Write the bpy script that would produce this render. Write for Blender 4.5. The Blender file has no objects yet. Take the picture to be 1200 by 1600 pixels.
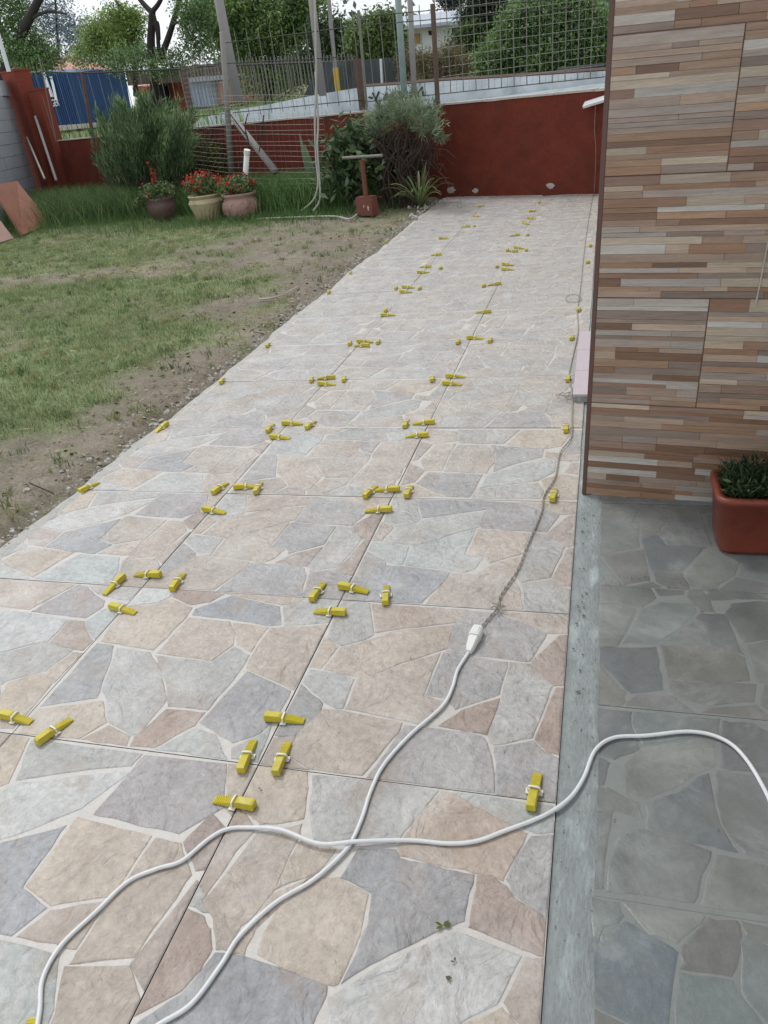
import bpy, bmesh, math, random
import numpy as np
from mathutils import Vector, Matrix

random.seed(7)
RNG = np.random.default_rng(11)
SC = bpy.context.scene
COL = SC.collection

# ------------------------------------------------------------------ camera
CAM_F,CAM_LOC=1190.0265184355053,(0.6748104372235745, -1.025536441424767, 1.2195841191844594)
CAM_R,CAM_U,CAM_D=(0.9633845151198744, 0.24596811542542102, -0.10672376596293381),(-0.02885600335012417, 0.49084155670001967, 0.8707708638252425),(-0.2665663277645958, 0.8358075450786312, -0.4799668118648725)

cam = bpy.data.objects.new('camera', bpy.data.cameras.new('camera'))
COL.objects.link(cam)
cam.data.sensor_fit = 'VERTICAL'
cam.data.sensor_height = 32.0
cam.data.lens = CAM_F / 1600.0 * 32.0
cam.data.clip_start = 0.02
cam.data.clip_end = 600
_r, _u, _f = Vector(CAM_R), Vector(CAM_U), Vector(CAM_D)
cam.matrix_world = Matrix(((_r.x, _u.x, -_f.x, CAM_LOC[0]), (_r.y, _u.y, -_f.y, CAM_LOC[1]), (_r.z, _u.z, -_f.z, CAM_LOC[2]), (0, 0, 0, 1)))
SC.camera = cam

# ------------------------------------------------------------------ light
SUN_EL, SUN_AZ = math.radians(58), math.radians(-50)    # azimuth from +Y towards +X
world = bpy.data.worlds.new('World'); SC.world = world; world.use_nodes = True
nt = world.node_tree; nt.nodes.clear()
wo = nt.nodes.new('ShaderNodeOutputWorld'); bg = nt.nodes.new('ShaderNodeBackground')
sky = nt.nodes.new('ShaderNodeTexSky'); sky.sky_type = 'NISHITA'; sky.sun_disc = False
sky.sun_elevation = SUN_EL; sky.sun_rotation = SUN_AZ; sky.air_density = 1.0; sky.dust_density = 2.5
tcw = nt.nodes.new('ShaderNodeTexCoord'); nz = nt.nodes.new('ShaderNodeTexNoise')
nz.inputs['Scale'].default_value = 2.2; nz.inputs['Detail'].default_value = 6
rampw = nt.nodes.new('ShaderNodeMapRange'); rampw.inputs['From Min'].default_value = .35; rampw.inputs['From Max'].default_value = .62
rampw.inputs['To Min'].default_value = .72; rampw.inputs['To Max'].default_value = .97
mixw = nt.nodes.new('ShaderNodeMix'); mixw.data_type = 'RGBA'
mixw.inputs['B'].default_value = (9.6, 10.0, 10.6, 1)
nt.links.new(tcw.outputs['Generated'], nz.inputs['Vector']); nt.links.new(nz.outputs['Fac'], rampw.inputs['Value'])
nt.links.new(rampw.outputs['Result'], mixw.inputs['Factor']); nt.links.new(sky.outputs['Color'], mixw.inputs['A'])
nt.links.new(mixw.outputs['Result'], bg.inputs['Color']); bg.inputs['Strength'].default_value = 0.1
nt.links.new(bg.outputs[0], wo.inputs['Surface'])
sl = bpy.data.lights.new('sun', 'SUN'); sl.energy = 1.3; sl.angle = math.radians(12); sl.color = (1, .98, .95)
so = bpy.data.objects.new('sun', sl); COL.objects.link(so)
sd = Vector((math.sin(SUN_AZ) * math.cos(SUN_EL), math.cos(SUN_AZ) * math.cos(SUN_EL), math.sin(SUN_EL)))
so.rotation_euler = sd.to_track_quat('Z', 'Y').to_euler()
SC.view_settings.view_transform = 'Standard'; SC.view_settings.look = 'None'
SC.view_settings.exposure = 0.2; SC.view_settings.gamma = 1; SC.view_settings.use_curve_mapping = False

# ------------------------------------------------------------------ points measured in the yard
XS = [-1.2257, -0.6299, 0.0, 0.6204]     # long joints of the path
T = 0.6
BN = Vector((.393, .92, 0)).normalized(); BD = Vector((BN.y, -BN.x, 0)); B0 = Vector((-1.284, 9.046, 0))
def ray(x, y): return _f * CAM_F + _r * (x - 600) - _u * (y - 800)
def onz(x, y, z=0.0):
    d = ray(x, y); t = (z - CAM_LOC[2]) / d.z; return Vector(CAM_LOC) + d * t
def back(x, y, d=0.0):                   # a point on the plane d metres behind the garden wall
    p0 = B0 + BN * d; q = ray(x, y); t = (p0 - Vector(CAM_LOC)).dot(BN) / q.dot(BN); return Vector(CAM_LOC) + q * t
def mpp(p): return (p - Vector(CAM_LOC)).dot(_f) / CAM_F      # metres per photo pixel there

def lin(c):
    if isinstance(c, str): c = [int(c[i:i + 2], 16) / 255 for i in (0, 2, 4)]
    elif max(c) > 1: c = [v / 255 for v in c]
    return tuple(((v / 12.92) if v <= .04045 else ((v + .055) / 1.055) ** 2.4) for v in c)

# ------------------------------------------------------------------ materials
MATS = {}
def mat(name, color=None, rough=.7, attr=False, noise=0, nscale=8, dark=None, light=None, bump=0, bscale=40, metal=0, stretch=None, spec=.5, fine=0, space='Position', detail=6, spot=None):
    m = bpy.data.materials.new(name); m.use_nodes = True
    n = m.node_tree.nodes; l = m.node_tree.links; b = n['Principled BSDF']
    b.inputs['Roughness'].default_value = rough; b.inputs['Metallic'].default_value = metal
    b.inputs['Specular IOR Level'].default_value = spec
    if space == 'Position':
        co = n.new('ShaderNodeNewGeometry').outputs['Position']
    else:
        co = n.new('ShaderNodeTexCoord').outputs['Object']
    if stretch:
        mp = n.new('ShaderNodeMapping'); mp.inputs['Scale'].default_value = stretch; l.new(co, mp.inputs[0]); co = mp.outputs[0]
    if attr:
        a = n.new('ShaderNodeAttribute'); a.attribute_name = 'col'; src = a.outputs['Color']
    else:
        a = n.new('ShaderNodeRGB'); a.outputs[0].default_value = (*color, 1); src = a.outputs[0]
    def tex(scale, det=detail, rgh=.6):
        t = n.new('ShaderNodeTexNoise'); t.inputs['Scale'].default_value = scale; t.inputs['Detail'].default_value = det; t.inputs['Roughness'].default_value = rgh
        l.new(co, t.inputs['Vector']); return t.outputs['Fac']
    def mrange(v, a0, a1, b0, b1):
        r = n.new('ShaderNodeMapRange'); r.inputs[1].default_value = a0; r.inputs[2].default_value = a1; r.inputs[3].default_value = b0; r.inputs[4].default_value = b1
        l.new(v, r.inputs[0]); return r.outputs[0]
    def mixc(fac, A, B, mode='MIX'):
        x = n.new('ShaderNodeMix'); x.data_type = 'RGBA'; x.blend_type = mode
        if hasattr(fac, 'links') or not isinstance(fac, (int, float)): l.new(fac, x.inputs['Factor'])
        else: x.inputs['Factor'].default_value = fac
        for s, k in ((A, 'A'), (B, 'B')):
            if isinstance(s, tuple): x.inputs[k].default_value = (*s, 1)
            else: l.new(s, x.inputs[k])
        return x.outputs['Result']
    if dark: src = mixc(mrange(tex(nscale), .5, .72, 0, 1), src, dark)
    if light: src = mixc(mrange(tex(nscale * 1.7 + 1.3), .52, .75, 0, 1), src, light)
    if noise:
        v = mrange(tex(nscale * 2.3, 8, .7), .25, .75, 1 - noise, 1 + noise)
        h = n.new('ShaderNodeHueSaturation'); l.new(v, h.inputs['Value']); l.new(src, h.inputs['Color']); src = h.outputs[0]
    if fine:
        v = mrange(tex(nscale * 16, 4, .7), .3, .7, 1 - fine, 1 + fine)
        h = n.new('ShaderNodeHueSaturation'); l.new(v, h.inputs['Value']); l.new(src, h.inputs['Color']); src = h.outputs[0]
    if spot: src = mixc(mrange(tex(spot[0], 3, .5), spot[1], spot[1] + .04, 0, 1), src, spot[2])
    l.new(src, b.inputs['Base Color'])
    if bump:
        bp = n.new('ShaderNodeBump'); bp.inputs['Strength'].default_value = bump; bp.inputs['Distance'].default_value = .01
        l.new(tex(bscale, 8, .65), bp.inputs['Height']); l.new(bp.outputs[0], b.inputs['Normal'])
    MATS[name] = m
    return m

M_STONE = mat('printed flagstone', rough=.42, attr=True, noise=.24, nscale=3.6, fine=.18, bump=0)
# flagstone relief: patches of pale scum and rust over the stone colour
def stone_extra(m, patch, rust, amt):
    n = m.node_tree.nodes; l = m.node_tree.links; b = n['Principled BSDF']
    src = b.inputs['Base Color'].links[0].from_socket
    pos = n.new('ShaderNodeNewGeometry').outputs['Position']
    for c, sc, lo, hi, k in ((patch, 4.0, .52, .72, amt), (rust, 6.0, .52, .68, amt), (tuple(v * .72 for v in rust), 14.0, .60, .74, amt * .7)):
        t = n.new('ShaderNodeTexNoise'); t.inputs['Scale'].default_value = sc; t.inputs['Detail'].default_value = 9; t.inputs['Roughness'].default_value = .7
        t.inputs['Distortion'].default_value = .6
        l.new(pos, t.inputs['Vector'])
        r = n.new('ShaderNodeMapRange'); r.inputs[1].default_value = lo; r.inputs[2].default_value = hi; r.inputs[3].default_value = 0; r.inputs[4].default_value = k
        l.new(t.outputs['Fac'], r.inputs[0])
        x = n.new('ShaderNodeMix'); x.data_type = 'RGBA'; l.new(r.outputs[0], x.inputs['Factor']); l.new(src, x.inputs['A']); x.inputs['B'].default_value = (*c, 1)
        src = x.outputs['Result']
    l.new(src, b.inputs['Base Color'])
    r = n.new('ShaderNodeMapRange'); r.inputs[1].default_value = .3; r.inputs[2].default_value = .7; r.inputs[3].default_value = .24; r.inputs[4].default_value = .46
    t = n.new('ShaderNodeTexNoise'); t.inputs['Scale'].default_value = 12; t.inputs['Detail'].default_value = 6
    l.new(pos, t.inputs['Vector']); l.new(t.outputs['Fac'], r.inputs[0]); l.new(r.outputs[0], b.inputs['Roughness'])
stone_extra(M_STONE, lin((198, 196, 191)), lin((160, 143, 129)), .6)
def cleft(m, s1, s2, dist):
    n = m.node_tree.nodes; l = m.node_tree.links; b = n['Principled BSDF']; pos = n.new('ShaderNodeNewGeometry').outputs['Position']
    a = n.new('ShaderNodeTexNoise'); a.inputs['Scale'].default_value = 11; a.inputs['Detail'].default_value = 5; a.inputs['Distortion'].default_value = 1.2
    c = n.new('ShaderNodeTexNoise'); c.inputs['Scale'].default_value = 75; c.inputs['Detail'].default_value = 6; c.inputs['Roughness'].default_value = .7
    for t in (a, c): l.new(pos, t.inputs['Vector'])
    q = n.new('ShaderNodeMath'); q.operation = 'ABSOLUTE'; q0 = n.new('ShaderNodeMath'); q0.operation = 'SUBTRACT'; q0.inputs[1].default_value = .5
    l.new(a.outputs['Fac'], q0.inputs[0]); l.new(q0.outputs[0], q.inputs[0])
    b1_ = n.new('ShaderNodeBump'); b1_.inputs['Strength'].default_value = s1; b1_.inputs['Distance'].default_value = dist * 3; l.new(q.outputs[0], b1_.inputs['Height'])
    b2_ = n.new('ShaderNodeBump'); b2_.inputs['Strength'].default_value = s2; b2_.inputs['Distance'].default_value = dist; l.new(c.outputs['Fac'], b2_.inputs['Height'])
    l.new(b1_.outputs[0], b2_.inputs['Normal']); l.new(b2_.outputs[0], b.inputs['Normal'])
cleft(M_STONE, .9, .7, .006)
M_GROUT = mat('tile surface between stones', lin((188, 184, 178)), rough=.5, noise=.15, nscale=9, fine=.1)
M_EDGE = mat('tile bisque edge', lin('5e5752'), rough=.9)
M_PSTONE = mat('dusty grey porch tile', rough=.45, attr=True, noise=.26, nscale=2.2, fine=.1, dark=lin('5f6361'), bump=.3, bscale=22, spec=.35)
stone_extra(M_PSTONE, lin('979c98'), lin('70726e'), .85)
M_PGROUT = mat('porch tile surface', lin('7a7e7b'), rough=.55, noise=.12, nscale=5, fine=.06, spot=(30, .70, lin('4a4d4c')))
M_MORTAR = mat('wet grey mortar', lin('8b9190'), rough=.75, noise=.25, nscale=4, fine=.12, bump=.6, bscale=50, stretch=(3, 1, 1), light=lin('abb5b5'), spot=(38, .69, lin('54504a')))
M_BED = mat('mortar bed', lin('b0aea8'), rough=.9, noise=.2, nscale=14, fine=.15, bump=.8, bscale=70)
M_SOIL = mat('lawn soil', attr=True, rough=.95, noise=.3, nscale=6, fine=.35, bump=.9, bscale=90, spec=.1)
M_LEAF = mat('leaves', attr=True, rough=.6, spec=.3)
def translucent(m, k):
    n = m.node_tree.nodes; l = m.node_tree.links; b = n['Principled BSDF']; t = n.new('ShaderNodeBsdfTranslucent'); x = n.new('ShaderNodeMixShader'); x.inputs[0].default_value = k
    l.new(b.inputs['Base Color'].links[0].from_socket, t.inputs['Color']); l.new(b.outputs[0], x.inputs[1]); l.new(t.outputs[0], x.inputs[2]); l.new(x.outputs[0], n['Material Output'].inputs['Surface'])
translucent(M_LEAF, .5)
M_RED = mat('oxblood wall paint', lin('6b3327'), rough=.85, noise=.22, nscale=2.2, fine=.1, bump=.5, bscale=14, dark=lin('5c3027'), spec=.2, spot=(3.2, .735, lin('7d6a60')))
M_PILLAR = mat('brick red pillar paint', lin('7a3c2f'), rough=.85, noise=.12, nscale=2.5, fine=.08, bump=.3, bscale=20, spec=.2)
M_CAP = mat('bare cement capping', lin('b4ada4'), rough=.9, noise=.18, nscale=9, fine=.1, bump=.4)
M_STRIP = mat('wood look ceramic strip', attr=True, rough=.30, noise=.30, nscale=4, fine=.14, stretch=(1.0, 1, 15), bump=.15, bscale=30)
M_TILEW = mat('cladding tile ground', lin('8d6f5f'), rough=.5, noise=.15, nscale=6)
M_TRIM = mat('terracotta corner trim', lin('64493f'), rough=.5, noise=.12, nscale=10)
M_PLASTER = mat('house plaster', lin('c9bfb2'), rough=.9, noise=.08, nscale=3)
M_YEL = mat('yellow wedge plastic', lin('bdae1e'), rough=.42, noise=.10, nscale=20, fine=.06, dark=lin('a59a3c'), light=lin('c6bb62'), bump=.1, bscale=150)
M_CLIP = mat('white clip plastic', lin('d8d6cc'), rough=.45, noise=.08, nscale=30)
M_CABLE = mat('white cable sheath', lin('d6d8d8'), rough=.42, noise=.07, nscale=22, spec=.4)
M_CORD = mat('twisted lamp cord', lin('928b80'), rough=.6, noise=.25, nscale=30)
M_TERRA = mat('terracotta planter plastic', lin((122, 58, 42)), rough=.42, noise=.14, nscale=9, fine=.06, bump=.12, bscale=40, dark=lin((100, 48, 37)), spot=(26, .70, lin((160, 120, 104))))
M_POTB = mat('dark brown glazed pot', lin('57423c'), rough=.5, noise=.2, nscale=9, bump=.2)
M_POTY = mat('cream pot', lin('b3a888'), rough=.6, noise=.15, nscale=10, bump=.2, dark=lin('8d8264'))
M_POTP = mat('pink clay pot', lin('a5857a'), rough=.65, noise=.18, nscale=10, bump=.25, dark=lin('7f6258'))
M_EARTH = mat('potting soil', lin('2b221c'), rough=1, noise=.4, nscale=25, bump=.8)
M_IRON = mat('dark iron', lin('35332f'), rough=.6, noise=.3, nscale=20, metal=.3)
M_IRONL = mat('weathered iron', lin((122, 120, 112)), rough=.6, noise=.3, nscale=20, metal=.3)
M_WIRE = mat('galvanised wire', lin('7a7d79'), rough=.5, metal=.4)
M_WOODG = mat('grey weathered pole', lin('85827e'), rough=.85, noise=.2, nscale=6, stretch=(6, 6, 1), bump=.3)
M_POLEG = mat('green grey pole', lin('7f8f88'), rough=.7, noise=.15, nscale=4)
M_BROWN = mat('rusty brown post', lin('5e4c43'), rough=.85, noise=.25, nscale=8)
M_YPOLE = mat('yellow paint', lin('b99a35'), rough=.6)
M_WHITE = mat('white paint', lin('d4d6d6'), rough=.6, noise=.08, nscale=6, fine=.04)
M_PVC = mat('white pvc', lin('d9dad4'), rough=.35)
M_BARK = mat('bark', lin('2e2926'), rough=.95, noise=.3, nscale=8, bump=.6, bscale=25)
M_DRYSTEM = mat('dry stems', lin('4b3f38'), rough=.95, noise=.3, nscale=14)
M_BLOCK = mat('grey block render', lin('989ca0'), rough=.9, noise=.2, nscale=5, stretch=(6, 6, 1), fine=.12, bump=.6, bscale=25)
M_JOINT = mat('block mortar', lin('5f6264'), rough=.95)
M_BOARD = mat('terracotta board', lin('a06a55'), rough=.6, noise=.15, nscale=4, fine=.08, dark=lin('8a5745'), spot=(9, .7, lin('6a4b3e')))
M_BOARDP = mat('pale pink board', lin('b39285'), rough=.6, noise=.12, nscale=5)
M_WWALL = mat('whitewashed wall', lin('c9cfd2'), rough=.85, noise=.14, nscale=1.6, fine=.08, dark=lin('97a0a4'))
M_BLACK = mat('black spray paint', lin('26282a'), rough=.7)
M_BLUE = mat('blue container paint', lin('1f4877'), rough=.5, noise=.1, nscale=.7)
M_LOGO = mat('white lettering', lin('dfe4e8'), rough=.6)
M_ROOFP = mat('pink roof sheet', lin('b0806e'), rough=.8, noise=.12, nscale=.6)
M_ORANGE = mat('orange brick', lin('a8532f'), rough=.9, noise=.2, nscale=1.5)
M_SHED = mat('blue grey shed', lin('93a2b8'), rough=.8, noise=.12, nscale=1)
M_DARK = mat('dark opening', lin('25282a'), rough=.8)
M_HROOF = mat('metal roof', lin('9aa3ab'), rough=.5, noise=.12, nscale=.8)
M_HWALL = mat('white house wall', lin('d2d6d8'), rough=.85, noise=.06, nscale=.5)
M_DOOR = mat('ochre door', lin('a5835c'), rough=.8)
M_NET = mat('dark shade netting', lin('3f4647'), rough=.9, noise=.2, nscale=3)
M_TERRAIN = mat('verge', attr=True, rough=1, noise=.3, nscale=1.5, fine=.25, spec=.1)
M_REDBLK = mat('red painted blade', lin('74453a'), rough=.8, noise=.2, nscale=12, spot=(14, .64, lin('c9bdb2')), bump=.3)
M_RUSTP = mat('rusty pipe', lin('6d4234'), rough=.8, noise=.25, nscale=20)
M_HOSE = mat('pale hose', lin('a9aaa0'), rough=.5)
M_BRICK = mat('edging brick', lin('6f5348'), rough=.95, noise=.3, nscale=12, bump=.5)
M_PINKTILE = mat('pinkish white threshold tile', lin('b7aab2'), rough=.4, noise=.08, nscale=8, stretch=(8, 1, 1))
M_STRAW = mat('dry straw', attr=True, rough=.95, spec=.1)
M_RUBBLE = mat('mortar crumbs', lin('aba79f'), rough=.95, noise=.25, nscale=30, bump=.6)

# ------------------------------------------------------------------ mesh helpers
class MB:
    def __init__(s): s.v = []; s.f = []; s.c = []
    def add(s, vs, fs, c=None):
        o = len(s.v); s.v.extend(tuple(v) for v in vs); s.f.extend([tuple(i + o for i in f) for f in fs]); s.c.extend([c or (1, 1, 1)] * len(fs)); return s
    def box(s, x0, x1, y0, y1, z0, z1, M=None, c=None):
        vs = [Vector(p) for p in ((x0, y0, z0), (x1, y0, z0), (x1, y1, z0), (x0, y1, z0), (x0, y0, z1), (x1, y0, z1), (x1, y1, z1), (x0, y1, z1))]
        if M is not None: vs = [M @ v for v in vs]
        return s.add(vs, [(0, 3, 2, 1), (4, 5, 6, 7), (0, 1, 5, 4), (1, 2, 6, 5), (2, 3, 7, 6), (3, 0, 4, 7)], c)
    def tube(s, pts, rad, n=6, c=None, cap=True):
        pts = [Vector(p) for p in pts]; N = len(pts)
        rr = rad if isinstance(rad, (list, tuple)) else [rad] * N
        vs = []; up = None
        for i, p in enumerate(pts):
            t = (pts[min(i + 1, N - 1)] - pts[max(i - 1, 0)]).normalized()
            if up is None: up = Vector((0, 0, 1)) if abs(t.z) < .9 else Vector((1, 0, 0))
            a = t.cross(up)
            if a.length < 1e-4: a = t.cross(Vector((0, 1, .3)))
            a.normalize(); b = a.cross(t).normalized(); up = b
            for k in range(n):
                w = 2 * math.pi * k / n; vs.append(p + (a * math.cos(w) + b * math.sin(w)) * rr[i])
        fs = [(i * n + k, i * n + (k + 1) % n, (i + 1) * n + (k + 1) % n, (i + 1) * n + k) for i in range(N - 1) for k in range(n)]
        if cap: fs += [tuple(range(n - 1, -1, -1)), tuple((N - 1) * n + k for k in range(n))]
        return s.add(vs, fs, c)
    def lathe(s, prof, n=24, flute=0, fl0=0, fl1=9, c=None, M=None):
        vs = []
        for r, z in prof:
            for k in range(n):
                w = 2 * math.pi * k / n; q = r * (1 + (flute * (1 if k % 2 else -1) if fl0 <= z <= fl1 else 0)); v = Vector((q * math.cos(w), q * math.sin(w), z)); vs.append(M @ v if M else v)
        fs = [(i * n + k, i * n + (k + 1) % n, (i + 1) * n + (k + 1) % n, (i + 1) * n + k) for i in range(len(prof) - 1) for k in range(n)]
        return s.add(vs, fs, c)
    def build(s, name, m, parent=None, smooth=False, kind=None):
        me = bpy.data.meshes.new(name); me.from_pydata(s.v, [], s.f); me.materials.append(m)
        ca = me.color_attributes.new('col', 'FLOAT_COLOR', 'CORNER')
        arr = np.ones((len(me.loops), 4), np.float32); k = 0
        for f, c in zip(s.f, s.c): arr[k:k + len(f), :3] = c; k += len(f)
        ca.data.foreach_set('color', arr.ravel())
        if smooth: me.polygons.foreach_set('use_smooth', [True] * len(me.polygons))
        return link(name, me, parent, kind)
def link(name, me, parent=None, kind=None):
    o = bpy.data.objects.new(name, me); COL.objects.link(o)
    if parent is not None: o.parent = parent
    if kind: o['kind'] = kind
    return o
def tag(o, label=None, cat=None, group=None, kind=None):
    if label: o['label'] = label
    if cat: o['category'] = cat
    if group: o['group'] = group
    if kind: o['kind'] = kind
    return o
def thing(name, label=None, cat=None, loc=(0, 0, 0), group=None, kind=None, rot=None):
    o = bpy.data.objects.new(name, None); COL.objects.link(o); o.location = loc; o.empty_display_size = .1
    if rot is not None: o.rotation_euler = rot
    return tag(o, label, cat, group, kind)
def copy_tree(o, parent=None):
    c = o.copy(); COL.objects.link(c)
    if parent is not None: c.parent = parent
    for ch in [k for k in KIDS.get(o.name, [])]:
        d = ch.copy(); COL.objects.link(d); d.parent = c
    return c
KIDS = {}

def fast(name, V, F, C, m, parent=None, kind=None, smooth=False):
    """V (n,3), F (m,k) all faces of k corners, C (m,3) face colours"""
    V = np.asarray(V, np.float32); F = np.asarray(F, np.int32); k = F.shape[1]
    me = bpy.data.meshes.new(name); me.vertices.add(len(V)); me.vertices.foreach_set('co', V.ravel())
    me.loops.add(F.size); me.loops.foreach_set('vertex_index', F.ravel())
    me.polygons.add(len(F)); me.polygons.foreach_set('loop_start', np.arange(0, F.size, k, dtype=np.int32))
    me.update(calc_edges=True); me.validate()
    ca = me.color_attributes.new('col', 'FLOAT_COLOR', 'CORNER')
    arr = np.ones((F.size, 4), np.float32); arr[:, :3] = np.repeat(np.asarray(C, np.float32), k, axis=0)
    ca.data.foreach_set('color', arr.ravel()); me.materials.append(m)
    if smooth: me.polygons.foreach_set('use_smooth', np.ones(len(F), bool))
    return link(name, me, parent, kind)

def palette(n, cols, jit=.18):
    cols = np.array([lin(c) for c in cols]); k = RNG.integers(0, len(cols), n)
    return np.clip(cols[k] * (1 + RNG.normal(0, jit, (n, 1))), .002, 1)

def leaf_quads(P, size, aspect=.5, droop=0.0, upbias=.3, D=None):
    """one bent-free diamond leaf per point"""
    n = len(P); size = np.broadcast_to(size, (n,)) * RNG.uniform(.6, 1.35, n)
    if D is None: D = RNG.normal(0, 1, (n, 3)); D[:, 2] -= droop
    D = D / np.linalg.norm(D, axis=1, keepdims=True)
    U = RNG.normal(0, 1, (n, 3)); U[:, 2] += upbias
    S = np.cross(D, U); S /= np.linalg.norm(S, axis=1, keepdims=True) + 1e-9
    a = P; b = P + D * (size * .5)[:, None] + S * (size * aspect * .5)[:, None]; c = P + D * size[:, None]; d = P + D * (size * .5)[:, None] - S * (size * aspect * .5)[:, None]
    V = np.stack([a, b, c, d], 1).reshape(-1, 3); F = np.arange(4 * n).reshape(n, 4)
    return V, F
def blades(P, h, w, lean, D=None):
    """grass blade: one narrow triangle pair bending over"""
    n = len(P); h = np.broadcast_to(h, (n,)) * RNG.uniform(.55, 1.3, n)
    if D is None:
        a = RNG.uniform(0, 2 * np.pi, n); D = np.stack([np.cos(a), np.sin(a), 0 * a], 1) * (lean * RNG.uniform(.2, 1.2, n))[:, None]
    s = RNG.uniform(0, 2 * np.pi, n); S = np.stack([np.cos(s), np.sin(s), 0 * s], 1) * w * .5
    up = np.zeros((n, 3)); up[:, 2] = 1
    m = P + (up * .6 + D * .3) * h[:, None]; t = P + (up * .95 + D * 1.0) * h[:, None]
    V = np.stack([P - S, P + S, m + S * .7, m - S * .7, t], 1).reshape(-1, 3)
    base = np.arange(n)[:, None] * 5
    F = np.concatenate([base + [0, 1, 2], base + [0, 2, 3], base + [3, 2, 4]], 0)
    return V, F
def inball(n, c, r, shell=.35):
    d = RNG.normal(0, 1, (n, 3)); d /= np.linalg.norm(d, axis=1, keepdims=True)
    q = RNG.uniform(shell, 1, n) ** .6
    return np.array(c) + d * q[:, None] * np.array(r)
def crown(name, m, blobs, size, cols, parent=None, aspect=.5, clump=14, kind=None, droop=.2):
    """blobs: (centre, radius-xyz, count); leaves gather in sprays so gaps stay open"""
    Ps = []
    for c, r, n in blobs:
        k = max(4, n // clump); cc = inball(k, c, r, .15)
        sp = np.repeat(cc, clump, 0) + RNG.normal(0, 1, (k * clump, 3)) * (np.array(r) * .11 + size * .7)
        Ps.append(sp)
    P = np.concatenate(Ps); V, F = leaf_quads(P, size, aspect, droop)
    C = palette(len(P) // clump + 1, cols, .2); C = np.repeat(C, clump, 0)[:len(P)] * (1 + RNG.normal(0, .07, (len(P), 1)))
    return fast(name, V, F, np.clip(C, .002, 1), m, parent, kind)
def smoothline(pts, sub=8):
    pts = [Vector(p) for p in pts]; out = []
    for i in range(len(pts) - 1):
        p0 = pts[max(i - 1, 0)]; p1 = pts[i]; p2 = pts[i + 1]; p3 = pts[min(i + 2, len(pts) - 1)]
        for k in range(sub):
            t = k / sub
            out.append(.5 * ((2 * p1) + (p2 - p0) * t + (2 * p0 - 5 * p1 + 4 * p2 - p3) * t * t + (3 * p1 - p0 - 3 * p2 + p3) * t ** 3))
    out.append(pts[-1]); return out

# ================================================================== GROUND
def field(x, y, seed, sc):
    """smooth value noise on arrays"""
    r = np.random.default_rng(seed).random((64, 64)); X = np.asarray(x) * sc + 31.7; Y = np.asarray(y) * sc + 17.3
    i = np.floor(X).astype(int); j = np.floor(Y).astype(int); fx = X - i; fy = Y - j; fx = fx * fx * (3 - 2 * fx); fy = fy * fy * (3 - 2 * fy)
    g = lambda a, b: r[a % 64, b % 64]
    return (g(i, j) * (1 - fx) + g(i + 1, j) * fx) * (1 - fy) + (g(i, j + 1) * (1 - fx) + g(i + 1, j + 1) * fx) * fy
def fbm(x, y, seed, sc, o=4): return sum(field(x, y, seed + k, sc * 2 ** k) * .5 ** (k + 1) for k in range(o)) / (1 - .5 ** o)
PEDGE = -1.2257
PATCHES = [onz(560, 370), onz(470, 400), onz(620, 350), onz(200, 425), onz(60, 700), onz(20, 760), onz(220, 640), onz(300, 610), onz(400, 480), onz(330, 560), onz(150, 700), onz(520, 345), onz(470, 372), onz(560,395), onz(250,590)]
PR = [(1.3, 1.0), (1.2, .9), (.8, .9), (1.5, .35), (.28, .18), (.5, .25), (.3, .28), (.3, .25), (.5, .4), (.35, .3), (.35, .25), (1.2, .5), (1.2, .6), (.9, .7), (.35,.25)]
def bare(x, y):
    """0 = full turf, 1 = bare soil"""
    b = np.clip(1 - (PEDGE - x - .12 - .35 * fbm(x, y, 50, 1.7)) / .33, 0, 1) * .95
    for p, (ra, rb) in zip(PATCHES, PR):
        d = ((x - p.x) / ra) ** 2 + ((y - p.y) / rb) ** 2; b = np.maximum(b, np.clip(1.35 - d, 0, 1) * .8)
    n = fbm(x, y, 9, 1.1); n2 = fbm(x, y, 33, 5); n3 = fbm(x, y, 38, 2.4)
    return np.clip(b + .04 + (n - .5) * 1.3 + (n3 - .5) * 1.1 + (n2 - .5) * 1.1, 0, 1)
def grid_sheet(name, x0, x1, y0, y1, nx, ny, zf, cf, m, kind='structure'):
    X, Y = np.meshgrid(np.linspace(x0, x1, nx), np.linspace(y0, y1, ny)); Z = zf(X, Y)
    V = np.stack([X, Y, Z], -1).reshape(-1, 3); i = np.arange(ny - 1)[:, None] * nx + np.arange(nx - 1)[None]; i = i.ravel()
    F = np.stack([i, i + 1, i + 1 + nx, i + nx], 1); c = V[F].mean(1)
    return fast(name, V, F, cf(c[:, 0], c[:, 1]), m, None, kind, smooth=True)
def walln(x, y): return (x - B0.x) * BN.x + (y - B0.y) * BN.y     # metres behind the garden wall
def lawnz(x, y):
    z = -.032 + .03 * fbm(x, y, 3, 1.3) + .022 * fbm(x, y, 71, 7) + .006 * np.clip(1 - (PEDGE - x) / .4, 0, 1)
    z = z - .034 * np.clip((x - (PEDGE - .15 - .10 * (fbm(x, y, 44, 5) - .3))) / .06, 0, 1)
    return np.where(x > PEDGE - .02, -.05, z)
def lawnc(x, y):
    b = bare(x, y)[:, None]; n = fbm(x, y, 80, 3)[:, None]
    soil = np.array(lin('827a6d')) * (.75 + .5 * n); turf = np.array(lin('76805c')) * (.7 + .6 * n)
    return turf * (1 - b) + soil * b
tag(grid_sheet('lawn', -14, PEDGE + .05, -4, 13.5, 330, 430, lawnz, lawnc, M_SOIL), 'patchy trodden lawn beside the stone path')
tag(MB().box(-1.0, 30, -8, 14.2, -.5, -.06).build('ground', M_BED, None, kind='structure'), 'ground under the path and house')
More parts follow.
